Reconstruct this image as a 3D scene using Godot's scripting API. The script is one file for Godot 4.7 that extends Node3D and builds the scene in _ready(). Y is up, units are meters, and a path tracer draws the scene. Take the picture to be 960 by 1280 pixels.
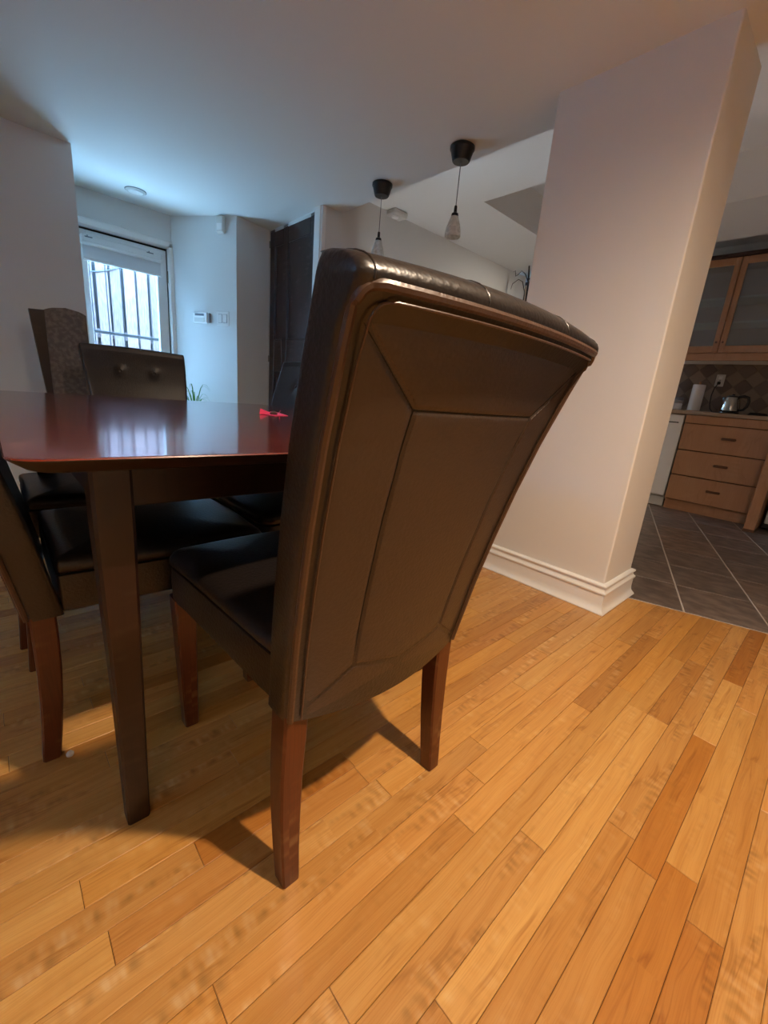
extends Node3D
# A dining room seen from low beside a leather parsons chair, kitchen behind a white pillar.
# x runs left-right along the pillar's face, z towards the kitchen is negative, y up, metres.

const EYE := Vector3(0, 0.86, 0)
var rng := RandomNumberGenerator.new()
var taken := {}
var M := {}

# ---------------------------------------------------------------- mesh builder
class Mb:
	var v := PackedVector3Array()
	var t := PackedVector2Array()
	var f := PackedInt32Array()

	func vert(p: Vector3, uv := Vector2.ZERO) -> int:
		v.append(p)
		t.append(uv)
		return v.size() - 1

	func tri(a: int, b: int, c: int) -> void:
		f.append(a); f.append(b); f.append(c)

	func quad(a: int, b: int, c: int, d: int) -> void:
		tri(a, b, c); tri(a, c, d)

	# turn the faces added since `start` outward (they form a closed piece)
	func orient(start: int) -> void:
		var vol := 0.0
		var mid := Vector3.ZERO
		for i in range(start, f.size()):
			mid += v[f[i]]
		mid /= maxf(1.0, float(f.size() - start))
		for i in range(start, f.size(), 3):
			var a := v[f[i]] - mid
			var b := v[f[i + 1]] - mid
			var c := v[f[i + 2]] - mid
			vol += a.dot(c.cross(b))
		if vol < 0.0:
			for i in range(start, f.size(), 3):
				var k := f[i + 1]
				f[i + 1] = f[i + 2]
				f[i + 2] = k

	# a box with chamfered edges; axes from a basis
	func box(c: Vector3, s: Vector3, bev := 0.002, bs := Basis.IDENTITY) -> Mb:
		var st := f.size()
		var h := s * 0.5
		var b := minf(bev, minf(h.x, minf(h.y, h.z)) * 0.9)
		var id := {}
		for x in [-1, 1]:
			for y in [-1, 1]:
				for z in [-1, 1]:
					var k := Vector3i(x, y, z)
					var p := Vector3(x * h.x, y * h.y, z * h.z)
					id[[k, 0]] = vert(c + bs * (p - Vector3(0, y * b, z * b)), Vector2(p.z, p.y))
					id[[k, 1]] = vert(c + bs * (p - Vector3(x * b, 0, z * b)), Vector2(p.x, p.z))
					id[[k, 2]] = vert(c + bs * (p - Vector3(x * b, y * b, 0)), Vector2(p.x, p.y))
		for ax in 3:
			var u := (ax + 1) % 3
			var w := (ax + 2) % 3
			for sg in [-1, 1]:
				var q := []
				for e in [[-1, -1], [1, -1], [1, 1], [-1, 1]]:
					var k := Vector3i.ZERO
					k[ax] = sg; k[u] = e[0]; k[w] = e[1]
					q.append(id[[k, ax]])
				if sg > 0:
					quad(q[0], q[3], q[2], q[1])
				else:
					quad(q[0], q[1], q[2], q[3])
			for su in [-1, 1]:
				for sw in [-1, 1]:
					var k0 := Vector3i.ZERO
					k0[ax] = -1; k0[u] = su; k0[w] = sw
					var k1 := k0
					k1[ax] = 1
					var q := [id[[k0, u]], id[[k1, u]], id[[k1, w]], id[[k0, w]]]
					if su * sw > 0:
						quad(q[0], q[3], q[2], q[1])
					else:
						quad(q[0], q[1], q[2], q[3])
		for x in [-1, 1]:
			for y in [-1, 1]:
				for z in [-1, 1]:
					var k := Vector3i(x, y, z)
					if x * y * z > 0:
						tri(id[[k, 0]], id[[k, 2]], id[[k, 1]])
					else:
						tri(id[[k, 0]], id[[k, 1]], id[[k, 2]])
		orient(st)
		return self

	func span(a: Vector3, b: Vector3, bev := 0.002) -> Mb:
		return box((a + b) * 0.5, (b - a).abs(), bev)

	# rings of equal length joined into a skin; ends capped
	func loft(rings: Array, cap0 := true, cap1 := true, closed := true) -> Mb:
		var st := f.size()
		var n: int = rings[0].size()
		var base := v.size()
		var along := 0.0
		for r in rings.size():
			if r > 0:
				along += rings[r][0].distance_to(rings[r - 1][0])
			var run := 0.0
			for i in n:
				if i > 0:
					run += rings[r][i].distance_to(rings[r][i - 1])
				vert(rings[r][i], Vector2(run, along))
		for r in rings.size() - 1:
			for i in (n if closed else n - 1):
				var j := (i + 1) % n
				quad(base + r * n + i, base + r * n + j, base + (r + 1) * n + j, base + (r + 1) * n + i)
		if closed:
			if cap0:
				_cap(rings[0], base, true)
			if cap1:
				_cap(rings[-1], base + (rings.size() - 1) * n, false)
			orient(st)
		return self

	func _cap(ring, base: int, rev: bool) -> void:
		var n: int = ring.size()
		var mid := Vector3.ZERO
		for p in ring:
			mid += p
		var c := vert(mid / n)
		for i in n:
			var j := (i + 1) % n
			if rev:
				tri(c, base + j, base + i)
			else:
				tri(c, base + i, base + j)

	func tube(pts: Array, rad: Variant, sides := 8) -> Mb:
		var rings := []
		var up := Vector3.UP
		for i in pts.size():
			var d: Vector3 = (pts[mini(i + 1, pts.size() - 1)] - pts[maxi(i - 1, 0)]).normalized()
			if absf(d.dot(up)) > 0.95:
				up = Vector3.RIGHT if absf(d.x) < 0.9 else Vector3.FORWARD
			var a := d.cross(up).normalized()
			var b := a.cross(d).normalized()
			up = b
			var r: float = rad[i] if rad is Array else rad
			var ring := PackedVector3Array()
			for k in sides:
				var w := TAU * k / sides
				ring.append(pts[i] + a * cos(w) * r + b * sin(w) * r)
			rings.append(ring)
		return loft(rings)

	# profile of [radius, height] turned about the y axis through c
	func lathe(c: Vector3, prof: Array, sides := 28, bs := Basis.IDENTITY, cap0 := true, cap1 := true) -> Mb:
		var rings := []
		for p in prof:
			var ring := PackedVector3Array()
			for k in sides:
				var w := TAU * k / sides
				ring.append(c + bs * Vector3(cos(w) * p[0], p[1], sin(w) * p[0]))
			rings.append(ring)
		return loft(rings, cap0, cap1)

	# outline in the plane of axes a, b from o, thickened along n
	func slab(outline: PackedVector2Array, o: Vector3, a: Vector3, b: Vector3, n: Vector3, bev := 0.0) -> Mb:
		var st := f.size()
		var k := outline.size()
		var mid := Vector2.ZERO
		for p in outline:
			mid += p / k
		var rings := []
		var steps := [[0.0, 0.0], [1.0, 0.0]]
		if bev > 0.0:
			var e := bev / n.length()
			steps = [[0.0, bev], [e, 0.0], [1.0 - e, 0.0], [1.0, bev]]
		for s in steps:
			var ring := PackedVector3Array()
			for p in outline:
				var q: Vector2 = p + (mid - p).normalized() * s[1]
				ring.append(o + a * q.x + b * q.y + n * s[0])
			rings.append(ring)
		var base := v.size()
		for r in rings.size():
			for i in k:
				vert(rings[r][i], outline[i])
		for r in rings.size() - 1:
			for i in k:
				var j := (i + 1) % k
				quad(base + r * k + i, base + r * k + j, base + (r + 1) * k + j, base + (r + 1) * k + i)
		var idx := Geometry2D.triangulate_polygon(outline)
		var top := base + (rings.size() - 1) * k
		for i in range(0, idx.size(), 3):
			tri(base + idx[i], base + idx[i + 1], base + idx[i + 2])
			tri(top + idx[i], top + idx[i + 2], top + idx[i + 1])
		# side winding relative to the caps: test the area sign
		var area := 0.0
		for i in range(0, idx.size(), 3):
			area += (outline[idx[i + 1]] - outline[idx[i]]).cross(outline[idx[i + 2]] - outline[idx[i]])
		var sgn := 0.0
		for i in k:
			sgn += outline[i].cross(outline[(i + 1) % k])
		if area * sgn < 0.0:
			for i in range(st, st + (rings.size() - 1) * k * 6, 3):
				var h := f[i + 1]
				f[i + 1] = f[i + 2]
				f[i + 2] = h
		# caps must face against the sides' start ring
		orient(st)
		return self

	# open sheet: rows of points; `face` is a direction its front looks to
	func sheet(rows: Array, face: Vector3) -> Mb:
		var st := f.size()
		loft(rows, false, false, false)
		var s := 0.0
		for i in range(st, f.size(), 3):
			s += (v[f[i + 2]] - v[f[i]]).cross(v[f[i + 1]] - v[f[i]]).dot(face)
		if s < 0.0:
			for i in range(st, f.size(), 3):
				var k := f[i + 1]
				f[i + 1] = f[i + 2]
				f[i + 2] = k
		return self

	func add(o: Mb, x: Transform3D) -> Mb:
		var b := v.size()
		for i in o.v.size():
			vert(x * o.v[i], o.t[i])
		for i in o.f:
			f.append(b + i)
		return self

	func done(crease := 40.0) -> ArrayMesh:
		var at := {}
		var key := PackedInt32Array()
		key.resize(v.size())
		for i in v.size():
			var q := Vector3i((v[i] * 20000.0).round())
			if not at.has(q):
				at[q] = at.size()
			key[i] = at[q]
		var faces := []
		faces.resize(at.size())
		for i in at.size():
			faces[i] = PackedInt32Array()
		var fn := PackedVector3Array()
		var n := f.size() / 3
		fn.resize(n)
		for i in n:
			var a := v[f[i * 3]]
			fn[i] = (v[f[i * 3 + 2]] - a).cross(v[f[i * 3 + 1]] - a)
			for k in 3:
				faces[key[f[i * 3 + k]]].append(i)
		var lim := cos(deg_to_rad(crease))
		var P := PackedVector3Array()
		var N := PackedVector3Array()
		var U := PackedVector2Array()
		for i in n:
			var me := fn[i].normalized()
			for k in 3:
				var s := Vector3.ZERO
				for o in faces[key[f[i * 3 + k]]]:
					if o == i or fn[o].normalized().dot(me) > lim:
						s += fn[o]
				P.append(v[f[i * 3 + k]])
				N.append(s.normalized() if s.length() > 1e-14 else Vector3.UP)
				U.append(t[f[i * 3 + k]])
		var arr := []
		arr.resize(Mesh.ARRAY_MAX)
		arr[Mesh.ARRAY_VERTEX] = P
		arr[Mesh.ARRAY_NORMAL] = N
		arr[Mesh.ARRAY_TEX_UV] = U
		var m := ArrayMesh.new()
		m.add_surface_from_arrays(Mesh.PRIMITIVE_TRIANGLES, arr)
		return m


# ---------------------------------------------------------------- scene helpers
func numbered(called: String) -> String:
	if not taken.has(called):
		taken[called] = 0
		return called
	taken[called] += 1
	return "%s_%03d" % [called, taken[called]]

func tag(o: Node3D, label: String, category: String, group := "", kind := "") -> Node3D:
	o.set_meta("label", label)
	o.set_meta("category", category)
	if group:
		o.set_meta("group", group)
	if kind:
		o.set_meta("kind", kind)
	return o

func thing(called: String, label: String, category: String, at := Vector3.ZERO, turn := 0.0, group := "") -> Node3D:
	var o := Node3D.new()
	o.name = numbered(called)
	add_child(o)
	o.position = at
	o.rotation_degrees.y = turn
	tag(o, label, category, group)
	return o

func part(called: String, mesh: Variant, mat: Material, parent: Node3D, at := Vector3.ZERO, crease := 40.0) -> MeshInstance3D:
	var o := MeshInstance3D.new()
	o.name = called
	o.mesh = mesh.done(crease) if mesh is Mb else mesh
	o.material_override = mat
	o.position = at
	parent.add_child(o, true)
	return o

func struct(called: String, mesh: Mb, mat: Material, label: String, category: String) -> MeshInstance3D:
	var o := part(numbered(called), mesh, mat, self)
	tag(o, label, category, "", "structure")
	return o

func copy(src: Node3D, at: Vector3, turn: float, label: String) -> Node3D:
	var c: Node3D = src.duplicate()
	c.name = numbered(src.get_meta("base"))
	add_child(c)
	c.position = at
	c.rotation_degrees.y = turn
	c.set_meta("label", label)
	return c

func vec(x: float, y: float, z: float) -> Vector3:
	return Vector3(x, y, z)

func mb() -> Mb:
	return Mb.new()

# ---------------------------------------------------------------- materials
func noise(freq: float, type := FastNoiseLite.TYPE_SIMPLEX_SMOOTH, oct := 4, sd := 1) -> FastNoiseLite:
	var n := FastNoiseLite.new()
	n.noise_type = type
	n.frequency = freq
	n.fractal_octaves = oct
	n.seed = sd
	return n

func noise_tex(n: FastNoiseLite, size := 512, ramp: Variant = null, normal := 0.0) -> NoiseTexture2D:
	var x := NoiseTexture2D.new()
	x.width = size
	x.height = size
	x.seamless = true
	x.noise = n
	if ramp:
		var g := Gradient.new()
		g.offsets = PackedFloat32Array(ramp[0])
		g.colors = PackedColorArray(ramp[1])
		x.color_ramp = g
	if normal > 0.0:
		x.as_normal_map = true
		x.bump_strength = normal
	return x

func mat(c: Color, rough := 0.6, metal := 0.0) -> StandardMaterial3D:
	var m := StandardMaterial3D.new()
	m.albedo_color = c
	m.roughness = rough
	m.metallic = metal
	return m

func tri_scale(m: StandardMaterial3D, s: Vector3, world := false) -> StandardMaterial3D:
	m.uv1_triplanar = true
	m.uv1_world_triplanar = world
	m.uv1_scale = s
	return m

# long grained wood; u runs across the grain, v along it
func wood_image(w: int, h: int, light: Color, mid: Color, dark: Color, streak: Color, curl: float, sd: int) -> ImageTexture:
	var im := Image.create(w, h, false, Image.FORMAT_RGB8)
	var broad := noise(0.012, FastNoiseLite.TYPE_SIMPLEX_SMOOTH, 3, sd)
	var fine := noise(0.09, FastNoiseLite.TYPE_SIMPLEX_SMOOTH, 3, sd + 1)
	var warp := noise(0.006, FastNoiseLite.TYPE_SIMPLEX_SMOOTH, 2, sd + 2)
	var ripple := noise(0.02, FastNoiseLite.TYPE_SIMPLEX_SMOOTH, 2, sd + 3)
	for y in h:
		# blend the end of the picture into its start so that it repeats along the grain
		for x in w:
			var fx := float(x)
			var fy := float(y)
			var wr := warp.get_noise_2d(fx * 0.7, fy * 0.55) * 15.0
			var a := broad.get_noise_2d((fx + wr) * 1.5, fy * 0.16) * 0.5 + 0.5
			var b := fine.get_noise_2d((fx + wr * 0.6) * 2.0, fy * 0.045) * 0.5 + 0.5
			var s := absf(broad.get_noise_2d((fx + wr * 1.6) * 1.1 + 500.0, fy * 0.11 + 90.0))
			var k := clampf(1.0 - s * 9.0, 0.0, 1.0) * clampf(warp.get_noise_2d(fx * 0.8 + 300.0, fy * 0.5) * 2.2 + 0.15, 0.0, 1.0)
			var q := ripple.get_noise_2d(fx * 0.35 + fy * 0.25 + 40.0, fy * 1.5) * clampf(ripple.get_noise_2d(fx * 0.5, fy * 0.18 + 700.0) * 2.0 + 0.1, 0.0, 1.0)
			var c := light.lerp(mid, clampf(a * 1.15, 0.0, 1.0)).lerp(dark, clampf((b - 0.45) * 0.75, 0.0, 0.5))
			c = c.lerp(streak, k * 0.38)
			c = c.lightened(clampf(q * curl, 0.0, 0.2)) if q > 0.0 else c.darkened(clampf(-q * curl * 0.7, 0.0, 0.2))
			im.set_pixel(x, y, c)
	return ImageTexture.create_from_image(im)

func materials() -> void:
	var wall_bump := noise_tex(noise(0.05, FastNoiseLite.TYPE_SIMPLEX_SMOOTH, 3, 5), 512, null, 1.2)
	var paint := func(c: Color) -> StandardMaterial3D:
		var m := mat(c, 0.75)
		m.normal_enabled = true
		m.normal_texture = wall_bump
		m.normal_scale = 0.12
		return tri_scale(m, Vector3.ONE * 3.0, true)
	M.wall = paint.call(Color(0.86, 0.865, 0.855))
	M.pillar = paint.call(Color(0.88, 0.865, 0.84))
	M.ceiling = paint.call(Color(0.90, 0.90, 0.89))
	M.trim = mat(Color(0.93, 0.925, 0.91), 0.35)
	M.white = mat(Color(0.90, 0.90, 0.89), 0.4)
	M.offwhite = mat(Color(0.80, 0.80, 0.78), 0.45)
	M.grey = mat(Color(0.42, 0.44, 0.46), 0.5)
	M.black = mat(Color(0.025, 0.025, 0.027), 0.35)
	M.dark = mat(Color(0.012, 0.011, 0.010), 0.8)
	M.steel = mat(Color(0.62, 0.60, 0.57), 0.25, 1.0)
	M.brass = mat(Color(0.55, 0.53, 0.48), 0.35, 1.0)
	# floor boards
	var planks := [
		wood_image(160, 1400, Color(0.83, 0.64, 0.37), Color(0.76, 0.55, 0.285), Color(0.62, 0.41, 0.185), Color(0.54, 0.33, 0.13), 0.12, 11),
		wood_image(160, 1400, Color(0.81, 0.615, 0.36), Color(0.74, 0.53, 0.28), Color(0.60, 0.39, 0.18), Color(0.52, 0.315, 0.13), 0.32, 37)]
	M.planks = []
	for tone in [Color(1, 1, 1), Color(0.95, 0.93, 0.90), Color(0.98, 0.94, 0.86), Color(0.90, 0.85, 0.79), Color(0.86, 0.76, 0.62), Color(1.0, 0.97, 0.93), Color(0.92, 0.86, 0.82)]:
		for tx in planks:
			var m := mat(tone, 0.36)
			m.albedo_texture = tx
			m.metallic_specular = 0.45
			m.clearcoat_enabled = true
			m.clearcoat = 0.25
			m.clearcoat_roughness = 0.22
			M.planks.append(m)
	M.gap = mat(Color(0.20, 0.11, 0.05), 0.8)
	# kitchen tiles: grey brown slate look
	M.tiles = []
	for k in 3:
		var m := mat([Color(0.90, 0.90, 0.91), Color(0.85, 0.85, 0.86), Color(0.92, 0.89, 0.87)][k], 0.42)
		m.albedo_texture = noise_tex(noise(0.012, FastNoiseLite.TYPE_SIMPLEX_SMOOTH, 5, 60 + k), 512, [[0.2, 0.5, 0.8], [Color(0.42, 0.365, 0.33), Color(0.50, 0.44, 0.40), Color(0.58, 0.515, 0.465)]])
		tri_scale(m, Vector3(1.2, 1.2, 1.9), true)
		M.tiles.append(m)
	M.grout = mat(Color(0.76, 0.72, 0.68), 0.85)
	# leather
	var grain := noise_tex(noise(0.06, FastNoiseLite.TYPE_CELLULAR, 2, 9), 512, null, 3.0)
	var leather := func(c: Color, rough: float) -> StandardMaterial3D:
		var m := mat(c, rough)
		m.metallic_specular = 0.55
		m.normal_enabled = true
		m.normal_texture = grain
		m.normal_scale = 0.4
		return tri_scale(m, Vector3.ONE * 4.5)
	M.leather = leather.call(Color(0.115, 0.092, 0.082), 0.36)
	M.leather_back = leather.call(Color(0.21, 0.158, 0.12), 0.42)
	M.leather_lip = leather.call(Color(0.27, 0.185, 0.13), 0.38)
	M.stitch = mat(Color(0.30, 0.22, 0.16), 0.6)
	# dark red woods
	var red := wood_image(256, 1024, Color(0.38, 0.155, 0.095), Color(0.31, 0.115, 0.07), Color(0.20, 0.07, 0.045), Color(0.12, 0.04, 0.03), 0.25, 71)
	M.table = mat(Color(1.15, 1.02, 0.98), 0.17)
	M.table.albedo_texture = red
	M.table.clearcoat_enabled = true
	M.table.clearcoat = 0.6
	M.table.clearcoat_roughness = 0.09
	tri_scale(M.table, Vector3(1.0, 1.0, 2.2))
	M.table.uv1_scale = Vector3(3.0, 1.0, 0.7)
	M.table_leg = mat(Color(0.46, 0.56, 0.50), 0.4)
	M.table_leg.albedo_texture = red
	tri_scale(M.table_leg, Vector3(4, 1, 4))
	M.leg = mat(Color(1.0, 1.15, 0.9), 0.33)
	M.leg.albedo_texture = red
	tri_scale(M.leg, Vector3(5, 1, 5))
	M.door = mat(Color(0.78, 0.80, 0.85), 0.28)
	M.door.albedo_texture = wood_image(256, 1024, Color(0.30, 0.17, 0.115), Color(0.24, 0.13, 0.09), Color(0.15, 0.08, 0.055), Color(0.10, 0.05, 0.04), 0.3, 83)
	tri_scale(M.door, Vector3(3, 0.8, 3))
	# pale kitchen maple
	M.maple = mat(Color(1, 1, 1), 0.4)
	M.maple.albedo_texture = wood_image(256, 1024, Color(0.72, 0.55, 0.41), Color(0.69, 0.51, 0.37), Color(0.64, 0.46, 0.33), Color(0.60, 0.43, 0.30), 0.06, 97)
	tri_scale(M.maple, Vector3(2, 0.8, 2))
	M.maple_dark = mat(Color(0.38, 0.255, 0.175), 0.45)
	M.crown = mat(Color(0.22, 0.13, 0.09), 0.45)
	M.counter = mat(Color(0.62, 0.54, 0.45), 0.35)
	M.splash = []
	for c in [Color(0.55, 0.49, 0.43), Color(0.51, 0.455, 0.40), Color(0.40, 0.345, 0.30), Color(0.44, 0.38, 0.335)]:
		var m := mat(c, 0.6)
		m.normal_enabled = true
		m.normal_texture = wall_bump
		m.normal_scale = 0.8
		tri_scale(m, Vector3.ONE * 5.0, true)
		M.splash.append(m)
	# glass
	M.glass = mat(Color(0.05, 0.06, 0.06, 0.02), 0.02)
	M.glass.transparency = BaseMaterial3D.TRANSPARENCY_ALPHA
	M.cabinet_glass = mat(Color(0.60, 0.63, 0.64, 0.50), 0.26)
	M.cabinet_glass.transparency = BaseMaterial3D.TRANSPARENCY_ALPHA
	M.clear = mat(Color(0.9, 0.92, 0.92, 0.18), 0.05)
	M.clear.transparency = BaseMaterial3D.TRANSPARENCY_ALPHA
	M.shade_glass = mat(Color(0.98, 0.98, 0.97), 0.25)
	M.shade_glass.albedo_texture = noise_tex(noise(0.02, FastNoiseLite.TYPE_SIMPLEX_SMOOTH, 4, 23), 256, [[0.3, 0.7], [Color(0.90, 0.90, 0.89), Color(1.0, 1.0, 1.0)]])
	tri_scale(M.shade_glass, Vector3.ONE * 8.0)
	M.shade_glass.backlight_enabled = true
	M.shade_glass.backlight = Color(0.9, 0.9, 0.88)
	# cloth, paper, plants
	M.taupe = mat(Color(1, 1, 1), 0.85)
	M.taupe.albedo_texture = noise_tex(noise(0.02, FastNoiseLite.TYPE_SIMPLEX_SMOOTH, 5, 44), 512, [[0.3, 0.5, 0.72], [Color(0.41, 0.37, 0.33), Color(0.45, 0.41, 0.365), Color(0.51, 0.465, 0.415)]])
	tri_scale(M.taupe, Vector3.ONE * 3.0)
	M.blind = mat(Color(0.84, 0.85, 0.86), 0.8)
	M.blind.backlight_enabled = true
	M.blind.backlight = Color(0.10, 0.10, 0.105)
	M.pink = mat(Color(0.95, 0.27, 0.46), 0.7)
	M.paper = mat(Color(0.86, 0.85, 0.84), 0.9)
	M.leaf = mat(Color(0.22, 0.42, 0.14), 0.5)
	M.leaf.backlight_enabled = true
	M.leaf.backlight = Color(0.2, 0.35, 0.1)
	M.pot = mat(Color(0.55, 0.30, 0.20), 0.7)
	M.soil = mat(Color(0.10, 0.07, 0.05), 0.95)
	M.twig = mat(Color(0.13, 0.085, 0.055), 0.7)
	M.fence = []
	for c in [Color(0.415, 0.335, 0.325), Color(0.38, 0.31, 0.30), Color(0.44, 0.355, 0.34)]:
		var m := mat(c, 0.85)
		m.albedo_texture = noise_tex(noise(0.02, FastNoiseLite.TYPE_SIMPLEX_SMOOTH, 5, 31), 512, [[0.25, 0.75], [Color(0.78, 0.77, 0.78), Color(1, 1, 1)]])
		tri_scale(m, Vector3(6, 0.8, 6), true)
		M.fence.append(m)
	M.iron = mat(Color(0.025, 0.026, 0.032), 0.5)
	M.concrete = mat(Color(0.80, 0.80, 0.79), 0.9)
	M.lamp = mat(Color(1, 0.95, 0.85), 0.5)
	M.lamp.emission_enabled = true
	M.lamp.emission = Color(1.0, 0.86, 0.66)
	M.lamp.emission_energy_multiplier = 4.0


# ---------------------------------------------------------------- dining chair
# local axes: x across, y up, z backwards (the sitter looks to -z); origin on the floor under the seat
func rear(y: float) -> float:
	var ys := [0.30, 0.355, 0.5, 0.6, 0.7, 0.8, 0.9, 0.955, 1.02]
	var ds := [0.243, 0.25, 0.276, 0.298, 0.323, 0.352, 0.387, 0.409, 0.436]
	for i in ys.size() - 1:
		if y <= ys[i + 1]:
			var k: float = (y - ys[i]) / (ys[i + 1] - ys[i])
			return lerpf(ds[i], ds[i + 1], k)
	return ds[-1]

func half(y: float) -> float:
	return lerpf(0.213, 0.259, clampf((y - 0.355) / 0.6, 0.0, 1.1))

func bow(a: float) -> float:
	return 0.022 * (1.0 - a * a)

func seg_dist(p: Vector2, a: Vector2, b: Vector2) -> float:
	return p.distance_to(Geometry2D.get_closest_point_to_segment(p, a, b))

func backrest_body() -> Mb:
	var t := 0.062
	var rings := []
	var ny := 34
	var dome := 9
	for r in ny + dome:
		var y: float
		var th := t
		var cy := 0.0
		var a := 0.0
		if r < ny:
			y = lerpf(0.352, 0.957, float(r) / (ny - 1))
		else:
			a = deg_to_rad(10.0 * (r - ny + 1)) * 0.97
			y = 0.957
			th = t * cos(a)
			cy = sin(a)
		var w := half(y) - 0.006 * (1.0 - cos(a))
		var cr := minf(0.013, th * 0.49)
		var loop := []
		var nf := 30
		for i in nf + 1:  # rear side
			loop.append([lerpf(-(w - cr), w - cr, float(i) / nf), 0.0, 1.0])
		for k in 4:
			var g := (k + 1) * PI / 10.0
			loop.append([w - cr + cr * sin(g), cr - cr * cos(g), 0.5])
		for k in 3:
			loop.append([w, lerpf(cr, th - cr, (k + 0.5) / 3.0), 0.3])
		for k in 4:
			var g := (k + 1) * PI / 10.0
			loop.append([w - cr + cr * cos(g), th - cr + cr * sin(g), 0.2])
		for i in nf + 1:  # front side
			loop.append([lerpf(w - cr, -(w - cr), float(i) / nf), th, 0.0])
		for k in 4:
			var g := (k + 1) * PI / 10.0
			loop.append([-(w - cr) - cr * sin(g), th - cr + cr * cos(g), 0.2])
		for k in 3:
			loop.append([-w, lerpf(th - cr, cr, (k + 0.5) / 3.0), 0.3])
		for k in 4:
			var g := (k + 1) * PI / 10.0
			loop.append([-(w - cr) - cr * cos(g), cr - cr * sin(g), 0.5])
		var ring := PackedVector3Array()
		for q in loop:
			var s: float = q[0]
			var u := s / w
			var rise := cy * (0.026 + 0.005 * (1.0 - u * u)) + (0.003 * (1.0 - u * u) if r > ny - 4 else 0.0)
			var depth: float = q[1] + (t - th) * 0.95
			var z := rear(y) - depth + bow(u) + 0.27 * rise * 0.6
			# lip that overhangs the rear panel at the top
			if q[2] >= 0.5 and y > 0.925:
				z += 0.011 * smoothstep(0.925, 0.943, y)
			# tufts pressed into the front
			if q[2] == 0.0 and r < ny:
				for by in [0.66, 0.86]:
					for bx in [-0.085, 0.085]:
						var dd := Vector2(s - bx, y - by).length()
						z += 0.012 * exp(-dd * dd / 0.00035)
			var yy := y + rise
			if r == 0:
				yy -= 0.022 * (1.0 - u * u)
			elif r < 8:
				yy -= 0.022 * (1.0 - u * u) * (1.0 - r / 8.0)
			ring.append(Vector3(s, yy, z))
		rings.append(ring)
	return mb().loft(rings)

func rear_panel() -> Mb:
	var seams := []
	for sg in [-1.0, 1.0]:
		seams.append([Vector2(0.245 * sg, 0.935), Vector2(0.135 * sg, 0.845)])
		seams.append([Vector2(0.135 * sg, 0.845), Vector2(0.108 * sg, 0.433)])
		seams.append([Vector2(0.108 * sg, 0.433), Vector2(0.20 * sg, 0.362)])
		seams.append([Vector2(0.108 * sg, 0.433), Vector2(0.0, 0.402)])
	seams.append([Vector2(-0.135, 0.845), Vector2(0.135, 0.845)])
	var rows := []
	var nx := 150
	var ny := 190
	for j in ny + 1:
		var row := PackedVector3Array()
		var vy := float(j) / ny
		for i in nx + 1:
			var u := lerpf(-1.0, 1.0, float(i) / nx)
			var y := lerpf(0.358 - 0.020 * (1.0 - u * u), 0.936, vy)
			var w := half(y) - 0.020
			var s := u * w
			var d := 1.0
			for e in seams:
				d = minf(d, seg_dist(Vector2(s, y), e[0], e[1]))
			var edge := minf(minf(1.0 - absf(u), 0.0 if false else 1.0) * w, minf((y - 0.34), 0.94 - y))
			var puff := 0.0050 * (1.0 - exp(-maxf(edge, 0.0) / 0.012))
			var groove := 0.0032 * exp(-d * d / 0.0000055) + 0.0007 * exp(-d * d / 0.00016)
			row.append(Vector3(s, y, rear(y) + bow(s / half(y)) + puff - 0.0022 - groove))
		rows.append(row)
	return mb().sheet(rows, Vector3(0, 0, 1))

func stitch_line(a: Vector2, b: Vector2) -> Mb:
	var o := mb()
	var n := int(a.distance_to(b) / 0.0075)
	var dir := (b - a).normalized()
	var off := Vector2(-dir.y, dir.x) * 0.0045
	for k in n:
		var p := a.lerp(b, (k + 0.2) / n) + off
		var q := a.lerp(b, (k + 0.85) / n) + off
		var pz := rear(p.y) + bow(p.x / half(p.y)) + 0.0030
		var qz := rear(q.y) + bow(q.x / half(q.y)) + 0.0030
		o.tube([vec(p.x, p.y, pz), vec(q.x, q.y, qz)], 0.0005, 4)
	return o

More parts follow.
